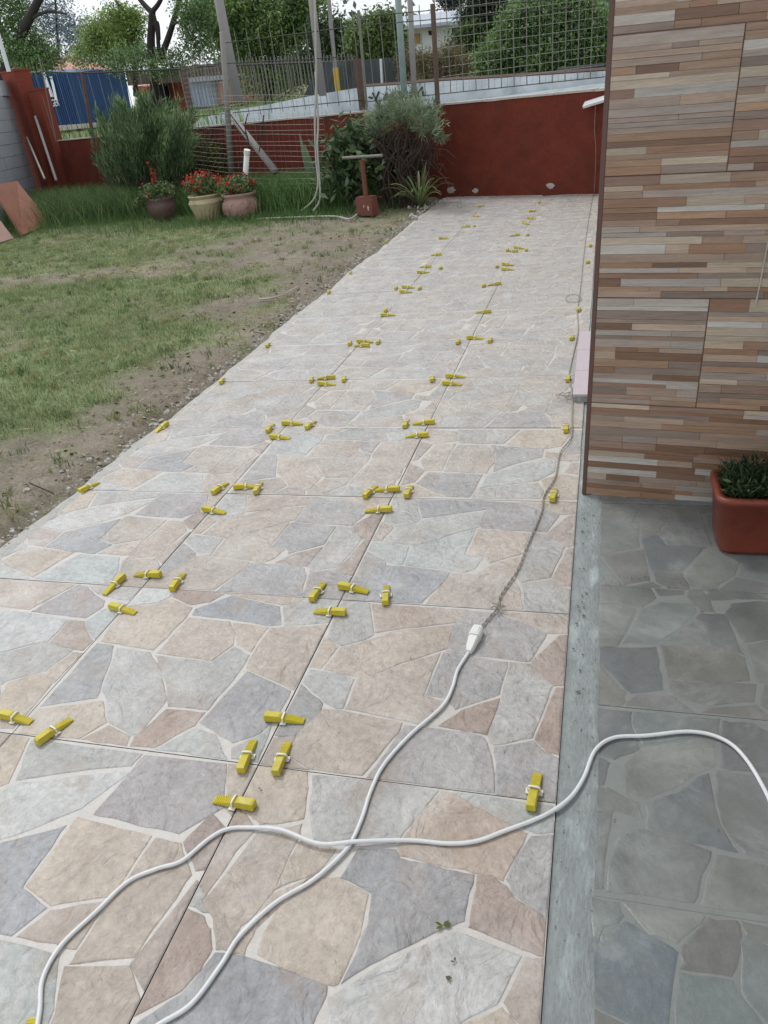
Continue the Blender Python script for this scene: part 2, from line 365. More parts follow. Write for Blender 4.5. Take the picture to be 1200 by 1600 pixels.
# street side terrain, one level up behind the garden wall
def terz(x, y):
    d = walln(x, y); s = (x * BD.x + y * BD.y)
    z = np.where(d < 8, .90 + .018 * d, 1.05 + .045 * (d - 8)); z = np.where(d > 30, 2.04 + .02 * (d - 30), z)
    bank = np.clip((d - 3.15) / .3, 0, 1) * np.clip((s + 5.5) / 2.5, 0, 1) * .30 * np.clip(1 - (d - 9) / 8, 0, 1)
    return np.where(d < .12, -.3, z + bank + .05 * fbm(x, y, 5, .7))
def terc(x, y):
    d = walln(x, y)[:, None]; s = (x * BD.x + y * BD.y)[:, None]; n = fbm(x, y, 21, .8)[:, None]
    g = np.array(lin('6d7a4c')); dry = np.array(lin('7f7563')); st = np.array(lin('9ba3a5'))
    c = g * (1 - n) + dry * n; c = np.where((d < 3.05) , st, c)
    c = np.where((d > 3) & (d < 12) & (s > -4), dry * (.6 + .5 * n), c); return c
def far_sheet():
    u = np.concatenate([np.arange(-60, 60, 1.0)]); v = np.concatenate([[.0, .1, .14, .3], np.arange(.8, 12, .6), np.arange(12, 60, 2), [70, 90, 130, 200, 300]])
    u = np.concatenate([[-300, -150, -90], u, [90, 150, 300]]); U, W = np.meshgrid(u, v)
    X = B0.x + BD.x * U + BN.x * W; Y = B0.y + BD.y * U + BN.y * W; Z = terz(X, Y)
    V = np.stack([X, Y, Z], -1).reshape(-1, 3); nx = len(u); i = (np.arange(len(v) - 1)[:, None] * nx + np.arange(nx - 1)[None]).ravel()
    F = np.stack([i, i + 1, i + 1 + nx, i + nx], 1); c = V[F].mean(1)
    return fast('street_verge', V, F, terc(c[:, 0], c[:, 1]), M_TERRAIN, None, 'structure', smooth=True)
far_sheet()

# turf: blades gathered in tufts, fewer where the soil is bare
def turf():
    n = 560000; x = RNG.uniform(-9.2, PEDGE + .0, n); y = RNG.uniform(-1.2, 11.2, n); keep = RNG.random(n) < .25 + .75 * np.clip(1.6 - y / 7, 0, 1)
    b = bare(x, y); keep &= RNG.random(n) < np.clip(1.05 - b * 1.25, .035, 1) * (.35 + .9 * fbm(x, y, 61, 6)); keep &= (x < PEDGE - .07 - .10 * fbm(x, y, 4, 9)); keep &= walln(x, y) < -.1
    # inside the picture (or a step outside it)
    keep &= (x > -3.6 - 1.25 * y)
    x = x[keep]; y = y[keep]; P = np.stack([x, y, lawnz(x, y) - .003], 1); bb = bare(x, y)
    h = .016 + .026 * fbm(x, y, 15, 2.2) * (1 - .4 * bb)
    V, F = blades(P, h, .0038, 1.1)
    c = palette(len(P), ['6d8256', '7b9160', '5f754c', '8b9b6a', 'a09f78', '688056'], .15)
    dry = palette(len(P), ['9a8f70', '877c60', 'a89c7e'], .15); w = (RNG.random(len(P)) < np.clip(bb * 1.15 + .12 * fbm(x, y, 7, .9), 0, .9))[:, None]
    c = np.where(w, dry, c); o = fast('lawn_grass', V, F, np.concatenate([c, c, c]), M_LEAF)
    tag(o, 'short patchy lawn grass left of the stone path', 'grass', kind='stuff')
turf()
def tufts():
    k = 2000; x = RNG.uniform(-7.5, PEDGE - .12, k); y = RNG.uniform(-1, 9, k); ok = (x > -3.6 - 1.25 * y) & (RNG.random(k) < .25 + .75 * (1 - bare(x, y))); x = x[ok]; y = y[ok]
    X = np.repeat(x, 16) + RNG.normal(0, .022, len(x) * 16); Y = np.repeat(y, 16) + RNG.normal(0, .022, len(x) * 16); P = np.stack([X, Y, lawnz(X, Y)], 1)
    V, F = blades(P, np.repeat(RNG.uniform(.025, .06, len(x)), 16), .005, 1.1); c = np.repeat(palette(len(x), ['6d8052', '5c7045', '86915f', '9a976d'], .15), 16, 0)
    tag(fast('grass_tufts', V, F, np.concatenate([c, c, c]), M_LEAF), 'coarser tufts standing above the short lawn grass', 'grass', kind='stuff')
tufts()
def leaflitter():
    n = 1500; x = RNG.uniform(-7, PEDGE - .06, n); y = RNG.uniform(.7, 9, n); x[:700] = PEDGE - .08 - np.abs(RNG.normal(0, .35, 700)); x = np.minimum(x, PEDGE - .07)
    P = np.stack([x, y, lawnz(x, y) + .008], 1); D = RNG.normal(0, 1, (n, 3)); D[:, 2] *= .15; V, F = leaf_quads(P, .028, .5, D=D, upbias=2)
    tag(fast('leaf_litter', V, F, palette(n, ['6b5a48', '87745c', '544638', 'a39379', '6f6f55'], .15), M_STRAW), 'scraps of dead leaf scattered over the lawn and soil', 'leaf litter', kind='stuff')
leaflitter()

# ================================================================== PATH
DESIGNS = {'A': [('L', [(0.008, 0.999), (0.136, 0.991), (0.213, 0.766), (0.187, 0.731), (0.094, 0.677), (0.017, 0.73)]), ('R2', [(0.146, 0.988), (0.572, 0.986), (0.555, 0.897), (0.216, 0.78)]), ('G', [(0.572, 0.984), (0.69, 0.978), (0.899, 0.876), (0.917, 0.85), (0.865, 0.673), (0.661, 0.681), (0.537, 0.695), (0.538, 0.872)]), ('C', [(0.701, 0.985), (0.998, 0.996), (0.999, 0.869), (0.916, 0.859), (0.875, 0.892)]), ('R', [(0.966, 0.85), (1.0, 0.86), (1.004, 0.549), (0.966, 0.544), (0.886, 0.613), (0.871, 0.673)]), ('C', [(0.098, 0.664), (0.189, 0.722), (0.295, 0.801), (0.533, 0.871), (0.534, 0.713), (0.4, 0.62), (0.24, 0.491), (0.071, 0.522)]), ('C', [(0.009, 0.723), (0.087, 0.67), (0.055, 0.527), (0.007, 0.528)]), ('L2', [(0.011, 0.514), (0.123, 0.504), (0.209, 0.482), (0.212, 0.317), (0.187, 0.311), (0.125, 0.343), (0.011, 0.439)]), ('B', [(0.008, 0.422), (0.126, 0.331), (0.136, 0.284), (0.075, 0.148), (0.005, 0.142)]), ('C', [(0.221, 0.478), (0.402, 0.61), (0.513, 0.683), (0.495, 0.425), (0.588, 0.403), (0.559, 0.309), (0.515, 0.274), (0.452, 0.286), (0.221, 0.314)]), ('G', [(0.524, 0.685), (0.662, 0.672), (0.782, 0.659), (0.772, 0.471), (0.624, 0.366), (0.591, 0.416), (0.503, 0.429)]), ('R', [(0.578, 0.276), (0.649, 0.369), (0.774, 0.449), (0.753, 0.257)]), ('L', [(0.789, 0.66), (0.866, 0.659), (0.959, 0.543), (0.908, 0.267), (0.783, 0.213), (0.758, 0.255), (0.781, 0.45)]), ('R', [(0.972, 0.533), (1.003, 0.54), (1.003, 0.199), (0.962, 0.206), (0.915, 0.259)]), ('C', [(0.138, 0.304), (0.217, 0.303), (0.448, 0.273), (0.446, 0.222), (0.369, 0.01), (0.19, 0.009), (0.081, 0.059), (0.084, 0.168)]), ('R2', [(0.005, 0.131), (0.083, 0.15), (0.075, 0.055), (0.185, 0.005), (0.179, -0.002), (0.004, 0.005)]), ('G2', [(0.459, 0.263), (0.577, 0.262), (0.699, 0.267), (0.746, 0.24), (0.779, 0.167), (0.81, 0.007), (0.387, 0.004), (0.416, 0.098)]), ('G2', [(0.786, 0.204), (0.909, 0.254), (0.961, 0.2), (0.999, 0.187), (1.002, 0.0), (0.817, 0.003)])], 'C': [('P', [(-0.05, 1.005), (0.085, 0.989), (0.151, 0.779), (0.025, 0.682), (-0.054, 0.727)]), ('V', [(-0.053, 0.705), (0.024, 0.67), (-0.023, 0.548), (-0.058, 0.534)]), ('L2', [(0.098, 0.984), (0.565, 0.984), (0.553, 0.927), (0.351, 0.865), (0.169, 0.795)]), ('W', [(0.033, 0.661), (0.168, 0.775), (0.366, 0.841), (0.571, 0.907), (0.482, 0.724), (0.322, 0.585), (0.176, 0.5), (-0.007, 0.533)]), ('V', [(0.576, 0.98), (0.888, 0.989), (0.959, 0.809), (0.859, 0.686), (0.536, 0.708)]), ('R', [(0.888, 0.66), (0.931, 0.779), (1.027, 0.714), (1.014, 0.583), (0.973, 0.57)]), ('C', [(0.896, 0.99), (1.008, 0.99), (1.021, 0.761), (0.97, 0.805)]), ('C', [(0.487, 0.689), (0.775, 0.662), (0.761, 0.443), (0.598, 0.382), (0.479, 0.426)]), ('C', [(0.606, 0.368), (0.757, 0.428), (0.751, 0.276), (0.558, 0.276)]), ('B2', [(0.2, 0.485), (0.332, 0.569), (0.471, 0.652), (0.472, 0.417), (0.59, 0.373), (0.54, 0.275), (0.406, 0.285), (0.185, 0.319)]), ('R2', [(-0.071, 0.487), (-0.004, 0.519), (0.18, 0.484), (0.173, 0.32), (0.058, 0.337)]), ('C', [(0.792, 0.659), (0.882, 0.655), (0.967, 0.554), (0.927, 0.287), (0.758, 0.234), (0.76, 0.277), (0.77, 0.433)]), ('L', [(-0.077, 0.267), (-0.068, 0.411), (0.061, 0.32), (-0.012, 0.178), (-0.074, 0.172)]), ('P', [(0.074, 0.306), (0.406, 0.281), (0.321, 0.025), (0.133, 0.099), (0.008, 0.157)]), ('W2', [(0.448, 0.26), (0.715, 0.25), (0.787, 0.118), (0.81, 0.007), (0.341, 0.015)]), ('C', [(0.748, 0.225), (0.926, 0.263), (1.011, 0.175), (1.01, 0.008), (0.82, 0.006), (0.798, 0.11)]), ('R2', [(0.989, 0.54), (1.01, 0.531), (1.002, 0.206), (0.925, 0.269)]), ('W', [(-0.093, 0.155), (0.004, 0.159), (0.135, 0.089), (0.314, 0.009), (-0.104, -0.026)])], 'B': [('W', [(0.021, 0.992), (0.181, 0.993), (0.181, 0.941), (0.149, 0.888), (0.013, 0.839)]), ('R', [(0.184, 0.999), (0.383, 1.007), (0.44, 0.984), (0.396, 0.917), (0.313, 0.885), (0.193, 0.94)]), ('C', [(0.432, 0.995), (0.832, 1.0), (0.81, 0.955), (0.745, 0.93), (0.479, 0.986)]), ('B2', [(0.48, 0.977), (0.739, 0.918), (0.794, 0.786), (0.743, 0.773), (0.559, 0.8), (0.359, 0.81), (0.351, 0.856), (0.412, 0.912)]), ('L2', [(0.84, 0.992), (0.998, 1.0), (1.007, 0.831), (0.812, 0.781), (0.757, 0.916)]), ('P', [(-0.006, 0.825), (0.155, 0.877), (0.19, 0.923), (0.332, 0.865), (0.339, 0.792), (0.304, 0.546), (0.031, 0.577)]), ('C', [(0.35, 0.789), (0.554, 0.781), (0.616, 0.699), (0.639, 0.623), (0.592, 0.513), (0.329, 0.53)]), ('C', [(0.572, 0.776), (0.746, 0.759), (0.734, 0.674), (0.735, 0.587), (0.658, 0.625)]), ('C', [(0.758, 0.759), (1.007, 0.812), (0.995, 0.385), (0.759, 0.484), (0.746, 0.579)]), ('G', [(0.02, 0.56), (0.106, 0.553), (0.15, 0.456), (0.222, 0.23), (0.017, 0.151)]), ('L2', [(0.132, 0.542), (0.296, 0.531), (0.395, 0.432), (0.514, 0.26), (0.499, 0.072), (0.471, 0.064), (0.35, 0.11), (0.259, 0.24), (0.214, 0.285), (0.159, 0.457)]), ('L2', [(0.331, 0.513), (0.593, 0.504), (0.651, 0.611), (0.735, 0.568), (0.738, 0.496), (0.704, 0.23), (0.539, 0.227), (0.467, 0.354)]), ('B', [(0.766, 0.469), (0.985, 0.379), (0.984, 0.234), (0.952, 0.144), (0.871, 0.082), (0.786, 0.123), (0.702, 0.162)]), ('P', [(0.017, 0.14), (0.258, 0.217), (0.339, 0.111), (0.283, 0.014), (0.023, 0.003)]), ('C', [(0.357, 0.096), (0.472, 0.057), (0.485, 0.008), (0.291, 0.011)]), ('R', [(0.54, 0.212), (0.699, 0.217), (0.692, 0.146), (0.59, 0.015), (0.499, 0.01), (0.488, 0.053)]), ('W2', [(0.702, 0.13), (0.789, 0.114), (0.883, 0.006), (0.599, 0.009)]), ('L2', [(0.978, 0.206), (0.995, 0.008), (0.897, 0.011), (0.876, 0.059), (0.959, 0.14)])], 'D': [('C', [(0.004, 1.03), (0.179, 1.003), (0.205, 0.932), (0.232, 0.81), (0.169, 0.783), (0.098, 0.763), (0.07, 0.783), (0.03, 0.81), (0.004, 0.831)]), ('R2', [(0.003, 0.811), (0.03, 0.801), (0.082, 0.756), (0.089, 0.732), (0.058, 0.623), (0.036, 0.502), (-0.004, 0.534)]), ('C2', [(0.104, 0.729), (0.233, 0.791), (0.242, 0.748), (0.231, 0.668), (0.226, 0.539), (0.203, 0.471), (0.177, 0.428), (0.166, 0.354), (0.136, 0.352), (0.089, 0.436), (0.035, 0.471), (0.044, 0.504)]), ('C', [(0.238, 0.668), (0.252, 0.74), (0.313, 0.732), (0.368, 0.722), (0.337, 0.632), (0.241, 0.564), (0.228, 0.548)]), ('C', [(0.231, 0.542), (0.33, 0.62), (0.221, 0.429), (0.22, 0.352), (0.177, 0.357), (0.195, 0.412)]), ('R', [(0.001, 0.45), (0.062, 0.435), (0.096, 0.404), (0.124, 0.351), (0.119, 0.293), (0.09, 0.225), (0.002, 0.145)]), ('L', [(-0.001, 0.532), (0.039, 0.497), (0.03, 0.482), (0.067, 0.45), (0.002, 0.459)]), ('B', [(0.138, 0.342), (0.222, 0.348), (0.461, 0.319), (0.471, 0.296), (0.46, 0.221), (0.458, 0.17), (0.011, 0.078), (0.022, 0.137), (0.097, 0.22)]), ('L', [(0.202, 0.986), (0.395, 1.0), (0.633, 0.991), (0.564, 0.829), (0.54, 0.772), (0.439, 0.741), (0.292, 0.734), (0.231, 0.876)]), ('P2', [(0.642, 0.993), (0.674, 0.989), (0.752, 0.949), (0.923, 0.872), (0.884, 0.748), (0.872, 0.7), (0.837, 0.713), (0.786, 0.711), (0.562, 0.73), (0.549, 0.759), (0.578, 0.854)]), ('W2', [(0.684, 0.993), (0.99, 0.989), (1.001, 0.89), (0.95, 0.878), (0.844, 0.909)]), ('G', [(0.937, 0.865), (0.999, 0.881), (1.0, 0.608), (0.906, 0.661), (0.879, 0.707), (0.896, 0.771)]), ('B', [(0.435, 0.733), (0.544, 0.749), (0.566, 0.721), (0.788, 0.706), (0.782, 0.612), (0.782, 0.558), (0.725, 0.524), (0.585, 0.41), (0.501, 0.329), (0.528, 0.503), (0.513, 0.594), (0.41, 0.627)]), ('C', [(0.353, 0.615), (0.403, 0.626), (0.504, 0.591), (0.513, 0.47), (0.493, 0.327), (0.459, 0.315), (0.333, 0.338), (0.254, 0.362), (0.249, 0.419), (0.271, 0.556)]), ('R', [(0.797, 0.704), (0.838, 0.708), (0.88, 0.686), (0.906, 0.653), (0.996, 0.605), (0.996, 0.499), (0.941, 0.508), (0.797, 0.543), (0.798, 0.56)]), ('W', [(0.764, 0.523), (0.942, 0.489), (0.895, 0.357), (0.816, 0.297), (0.758, 0.232), (0.514, 0.182), (0.479, 0.286), (0.588, 0.398)]), ('R2', [(0.954, 0.489), (0.996, 0.494), (1.002, 0.283), (0.938, 0.331), (0.911, 0.364)]), ('P', [(0.907, 0.35), (0.937, 0.324), (0.999, 0.273), (0.769, 0.226), (0.817, 0.291)])], 'F': [('C', [(-0.127, 0.974), (0.14, 0.991), (0.614, 0.99), (0.502, 0.761), (0.317, 0.772), (-0.048, 0.753)]), ('V', [(0.631, 0.991), (0.696, 0.978), (0.771, 0.92), (0.862, 0.874), (0.885, 0.831), (0.85, 0.729), (0.523, 0.748)]), ('W', [(0.697, 0.992), (1.002, 0.996), (0.993, 0.893), (0.926, 0.891), (0.78, 0.932)]), ('W2', [(0.909, 0.819), (0.943, 0.873), (0.999, 0.859), (1.005, 0.763), (0.996, 0.586), (0.909, 0.648), (0.864, 0.709)]), ('W', [(0.403, 0.741), (0.553, 0.732), (0.766, 0.708), (0.776, 0.544), (0.732, 0.53), (0.584, 0.443), (0.197, 0.334), (0.062, 0.592)]), ('R2', [(0.776, 0.707), (0.857, 0.706), (0.911, 0.639), (0.994, 0.575), (0.988, 0.504), (0.935, 0.506), (0.787, 0.539)]), ('L', [(0.738, 0.523), (0.784, 0.533), (0.938, 0.499), (0.894, 0.356), (0.758, 0.275), (0.746, 0.243), (0.275, 0.181), (0.191, 0.324), (0.593, 0.432)]), ('C', [(0.903, 0.354), (0.948, 0.487), (0.997, 0.489), (0.988, 0.29), (0.928, 0.329)]), ('P', [(0.767, 0.266), (0.887, 0.34), (0.926, 0.325), (0.98, 0.289), (0.989, 0.099), (0.986, 0.024), (0.824, 0.001), (0.793, 0.185)]), ('L2', [(0.253, 0.169), (0.753, 0.234), (0.786, 0.193), (0.813, 0.006), (0.356, -0.031)])], 'E': [('C', [(0.017, 0.986), (0.213, 0.943), (0.238, 0.788), (0.094, 0.746), (0.024, 0.813)]), ('L', [(0.213, 0.972), (0.615, 0.972), (0.533, 0.752), (0.407, 0.75), (0.252, 0.762)]), ('P', [(0.634, 0.966), (0.934, 0.972), (0.926, 0.869), (0.882, 0.718), (0.786, 0.678), (0.552, 0.739)]), ('G2', [(0.947, 0.966), (1.003, 0.966), (1.006, 0.616), (0.902, 0.594), (0.936, 0.79)]), ('R2', [(0.004, 0.78), (0.089, 0.733), (0.041, 0.513), (0.011, 0.488)]), ('C', [(0.11, 0.722), (0.238, 0.751), (0.223, 0.6), (0.216, 0.362), (0.118, 0.347), (0.06, 0.496)]), ('C', [(0.258, 0.724), (0.429, 0.727), (0.493, 0.63), (0.511, 0.484), (0.481, 0.325), (0.232, 0.351), (0.23, 0.6)]), ('B2', [(0.454, 0.727), (0.784, 0.681), (0.782, 0.555), (0.644, 0.469), (0.521, 0.349), (0.505, 0.606)]), ('W2', [(0.795, 0.534), (0.865, 0.512), (0.862, 0.356), (0.778, 0.238), (0.471, 0.14), (0.488, 0.299), (0.665, 0.448)]), ('C', [(0.799, 0.631), (0.997, 0.587), (0.989, 0.513), (0.942, 0.5), (0.876, 0.522), (0.801, 0.556)]), ('R2', [(0.95, 0.479), (0.99, 0.492), (0.995, 0.322), (0.922, 0.352)]), ('B', [(0.14, 0.327), (0.464, 0.309), (0.429, 0.024), (0.299, 0.028), (0.098, 0.177)]), ('R2', [(0.005, 0.453), (0.115, 0.354), (0.088, 0.198), (0.013, 0.151)]), ('P', [(0.009, 0.132), (0.097, 0.157), (0.286, 0.027), (-0.003, 0.006)]), ('L', [(0.455, 0.12), (0.784, 0.219), (0.821, 0.121), (0.81, 0.024), (0.438, 0.015)]), ('P', [(0.797, 0.251), (0.903, 0.331), (0.996, 0.302), (0.998, 0.024), (0.822, 0.025), (0.828, 0.131)])]}
WEDGES = [(-0.034, 0.129, 0.069, 0.134), (-0.025, -0.03, -0.036, 0.063), (0.052, -0.025, 0.044, 0.065), (0.039, -0.109, -0.06, -0.103), (-0.537, -0.026, -0.507, 0.061), (-0.693, 0.045, -0.558, 0.033), (-0.599, -0.089, -0.611, -0.123), (-0.666, 0.487, -0.558, 0.468), (-0.713, 0.637, -0.726, 0.555), (-0.596, 0.655, -0.701, 0.656), (-0.519, 0.585, -0.527, 0.655), (-0.078, 0.578, -0.073, 0.658), (-0.02, 0.652, 0.069, 0.637), (0.134, 0.582, 0.118, 0.657), (0.036, 0.531, -0.061, 0.533), (0.574, -0.029, 0.58, 0.053), (-0.119, -0.561, -0.121, -0.532), (-1.23, 1.167, -1.209, 1.241), (-0.672, 1.183, -0.66, 1.259), (-0.609, 1.231, -0.551, 1.243), (-0.507, 1.191, -0.519, 1.26), (-0.653, 1.064, -0.552, 1.047), (-0.092, 1.182, -0.079, 1.259), (0.017, 1.244, -0.064, 1.24), (0.054, 1.19, 0.051, 1.265), (0.025, 1.099, -0.061, 1.094), (0.541, 1.188, 0.544, 1.255), (-1.214, 1.834, -1.228, 1.744), (-0.682, 1.741, -0.697, 1.857), (-0.649, 1.831, -0.559, 1.835), (-0.516, 1.775, -0.511, 1.849), (-0.649, 1.687, -0.555, 1.68), (-0.09, 1.788, -0.098, 1.867), (0.026, 1.841, -0.057, 1.833), (0.025, 1.711, -0.066, 1.702), (0.559, 1.743, 0.554, 1.836), (-0.697, 2.354, -0.726, 2.453), (-0.592, 2.413, -0.678, 2.413), (-0.527, 2.355, -0.552, 2.444), (-0.65, 2.325, -0.552, 2.316), (-0.082, 2.333, -0.098, 2.428), (-0.027, 2.401, 0.057, 2.393), (-0.025, 2.305, 0.068, 2.289), (0.542, 2.303, 0.541, 2.393), (-1.193, 2.359, -1.214, 2.44), (-0.675, 2.95, -0.702, 3.064), (-0.646, 3.006, -0.574, 3.003), (-0.513, 2.957, -0.533, 3.058), (-0.553, 2.926, -0.631, 2.938), (-0.057, 2.912, -0.068, 3.021), (-0.021, 3.011, 0.062, 2.996), (0.113, 2.918, 0.109, 3.002), (0.534, 2.919, 0.534, 3.013), (-1.181, 2.962, -1.203, 3.053), (-0.64, 3.632, -0.661, 3.745), (-0.647, 3.545, -0.566, 3.551), (0.042, 3.528, -0.055, 3.533), (0.552, 3.464, 0.553, 3.565), (-1.21, 4.21, -1.235, 4.328), (-0.716, 4.223, -0.735, 4.34), (-0.676, 4.27, -0.585, 4.254), (-0.538, 4.187, -0.554, 4.303), (-0.664, 4.141, -0.575, 4.126), (-0.092, 4.169, -0.099, 4.281), (0.02, 4.234, -0.065, 4.219), (-1.226, 4.813, -1.245, 4.929), (-0.598, 4.901, -0.668, 4.919), (-0.666, 4.722, -0.583, 4.725), (-0.506, 4.811, -0.518, 4.925), (-0.042, 4.844, 0.062, 4.797), (-0.026, 4.67, 0.054, 4.652), (-0.072, 4.744, -0.081, 4.856), (-0.602, 5.351, -0.682, 5.374), (-0.063, 5.341, -0.07, 5.496), (-0.014, 5.453, 0.083, 5.397), (0.023, 5.29, -0.072, 5.369), (0.093, 5.293, 0.084, 5.448), (-0.758, 6.094, -0.67, 6.09), (-0.027, 6.014, -0.104, 6.01), (0.044, 5.958, 0.037, 6.109), (-0.561, 6.636, -0.666, 6.673), (-0.515, 6.618, -0.535, 6.797), (-0.053, 6.603, 0.03, 6.53), (-0.036, 6.88, 0.021, 6.85), (-0.622, 7.255, -0.536, 7.209), (-0.058, 7.275, 0.002, 7.319), (-0.671, 7.914, -0.614, 7.966), (0.002, 7.842, 0.024, 8.098), (-1.264, 6.115, -1.293, 6.276), (0.574, 4.723, 0.577, 4.831), (0.581, 5.314, 0.583, 5.44)]
CABLE_A = [(-0.126, -0.589, 0.006), (-0.152, -0.538, 0.006), (-0.18, -0.492, 0.006), (-0.184, -0.436, 0.006), (-0.158, -0.369, 0.006), (-0.132, -0.305, 0.006), (-0.091, -0.271, 0.006), (-0.051, -0.247, 0.006), (-0.022, -0.195, 0.006), (0.005, -0.167, 0.006), (0.048, -0.156, 0.006), (0.114, -0.155, 0.006), (0.198, -0.172, 0.006), (0.269, -0.155, 0.006), (0.362, -0.132, 0.006), (0.433, -0.127, 0.006), (0.484, -0.113, 0.006), (0.533, -0.082, 0.006), (0.6, -0.037, 0.006), (0.644, 0.011, 0.006), (0.669, 0.065, 0.006), (0.69, 0.14, 0.006), (0.727, 0.18, 0.006), (0.791, 0.195, 0.006), (0.879, 0.219, 0.006), (0.939, 0.206, 0.006), (0.974, 0.16, 0.006), (1.0, 0.071, 0.006), (1.014, -0.031, 0.006)]
CABLE_B = [(0.029, -0.544, 0.006), (0.052, -0.517, 0.006), (0.088, -0.479, 0.006), (0.108, -0.414, 0.006), (0.119, -0.362, 0.006), (0.157, -0.295, 0.006), (0.209, -0.241, 0.006), (0.245, -0.182, 0.006), (0.256, -0.146, 0.006), (0.26, -0.094, 0.006), (0.26, -0.032, 0.006), (0.269, 0.036, 0.006), (0.304, 0.123, 0.006), (0.357, 0.218, 0.006), (0.37, 0.282, 0.006), (0.372, 0.343, 0.006), (0.383, 0.391, 0.006), (0.389, 0.415, 0.006)]
CORD = [(0.4, 0.5, 0.006), (0.42, 0.555, 0.006), (0.435, 0.599, 0.006), (0.438, 0.657, 0.006), (0.469, 0.778, 0.006), (0.487, 0.923, 0.006), (0.512, 1.118, 0.006), (0.512, 1.225, 0.006), (0.54, 1.361, 0.006), (0.547, 1.557, 0.006), (0.58, 1.7, 0.006), (0.576, 1.907, 0.006), (0.567, 2.157, 0.006), (0.545, 2.358, 0.006), (0.548, 2.58, 0.006), (0.562, 3.045, 0.006), (0.547, 3.418, 0.006), (0.545, 3.7, 0.006), (0.546, 4.183, 0.006), (0.541, 4.98, 0.006), (0.541, 6.023, 0.006), (0.545, 6.853, 0.006), (0.564, 8.359, 0.006)]

SCOL = {'W': 'bcbdba', 'W2': 'b0b6b4', 'L': 'acaca9', 'L2': 'a9aaa7', 'C': 'b3a698', 'C2': 'ab9e90', 'P': 'bbad9b', 'P2': 'b3a08f', 'R': '9a877c', 'R2': 'aa9b90', 'G': '9b9a9a', 'G2': '9f9d9d', 'B': '929294', 'B2': '95979b', 'V': 'a09d9e'}
SHEEN_FADE = [0.0]  # stone colours blend to one pale tone with distance, painting in sky sheen
def clip_rect(pts, x0, x1, y0, y1):
    for ax, lim, sg in ((0, x0, 1), (0, x1, -1), (1, y0, 1), (1, y1, -1)):
        out = []
        for i in range(len(pts)):
            a, b = pts[i - 1], pts[i]; ia = (a[ax] - lim) * sg >= 0; ib = (b[ax] - lim) * sg >= 0
            if ia != ib:
                t = (lim - a[ax]) / (b[ax] - a[ax]); out.append((a[0] + (b[0] - a[0]) * t, a[1] + (b[1] - a[1]) * t))
            if ib: out.append(b)
        pts = out
        if len(pts) < 3: return []
    return pts
def inset(pts, d):
    out = []; n = len(pts)
    for i in range(n):
        p, a, b = Vector(pts[i]), Vector(pts[i - 1]), Vector(pts[(i + 1) % n]); e1 = (p - a); e2 = (b - p)
        if e1.length < 1e-6 or e2.length < 1e-6: out.append(p); continue
        e1.normalize(); e2.normalize(); n1 = Vector((-e1.y, e1.x)); n2 = Vector((-e2.y, e2.x)); m = n1 + n2
        k = m.length
        if k < .3: out.append(p + n1 * d); continue
        m /= k; out.append(p + m * min(d / max(m.dot(n1), .35), d * 2))
    return out
def stone_mesh(mb, uv, w, h, col, rnd, zb=0.0, hgt=.0017, gap=.003, seg=.03, jit=.0012):
    pts = [(u * w, v * h) for u, v in uv]
    if sum(pts[i - 1][0] * pts[i][1] - pts[i][0] * pts[i - 1][1] for i in range(len(pts))) < 0: pts = pts[::-1]
    pts = [tuple(p) for p in inset(pts, -.0006)]; pts = clip_rect(pts, .0006, w - .0006, .0006, h - .0006)
    if len(pts) < 3: return
    if sum(pts[i - 1][0] * pts[i][1] - pts[i][0] * pts[i - 1][1] for i in range(len(pts))) < 0: pts = pts[::-1]
    q = []
    onb = lambda p: p[0] < .003 or p[0] > w - .003 or p[1] < .003 or p[1] > h - .003
    for i in range(len(pts)):
        a, b = pts[i], pts[(i + 1) % len(pts)]; L = math.hypot(b[0] - a[0], b[1] - a[1])
        if L < .004: continue
        q.append(a)
        edge = onb(a) and onb(b); k = 1 if edge else max(2, int(L / seg))
        for j in range(k):
            t = (j + .5) / k if k > 2 else (.28, .72)[j % 2]
            x = a[0] + (b[0] - a[0]) * t; y = a[1] + (b[1] - a[1]) * t
            if not edge: x += rnd.gauss(0, jit); y += rnd.gauss(0, jit)
            q.append((x, y))
        if not edge:
            pass
    if len(q) < 3: return
    hz = hgt * rnd.uniform(.8, 1.25)
    r0 = inset(q, gap * .0); r1 = inset(q, gap * .45); r2 = inset(q, gap * 1.2); n = len(q)
    r0 = [(min(max(p[0], .0004), w - .0004), min(max(p[1], .0004), h - .0004)) for p in r0]
    vs = [(p[0], p[1], zb + .0002) for p in r0] + [(p[0], p[1], zb + hz * .75) for p in r1] + [(p[0], p[1], zb + hz + rnd.uniform(-.0002, .0002)) for p in r2]
    fs = [(k * n + i, k * n + (i + 1) % n, (k + 1) * n + (i + 1) % n, (k + 1) * n + i) for k in (0, 1) for i in range(n)] + [tuple(range(2 * n, 3 * n))]
    j = rnd.uniform(.93, 1.07); t = rnd.uniform(-.008, .008)
    c = tuple(max(.01, v * j + e) for v, e in zip(lin(SCOL[col]), (t, 0, -t)))
    mid = lin((175, 172, 168)); c = tuple(v * (1 - SHEEN_FADE[0]) + m_ * SHEEN_FADE[0] for v, m_ in zip(c, mid))
    mb.add(vs, fs, c)
path = thing('stone_path', 'long path of flagstone-patterned porcelain tiles', None, (0, 0, 0), kind='structure')
REMAP = [{}, {'C': 'C', 'R': 'R2', 'P': 'C'}, {'C': 'L', 'R2': 'C', 'G': 'L2'}, {'L': 'C', 'L2': 'L', 'B': 'G2'}, {'C': 'P', 'L': 'W2'}]
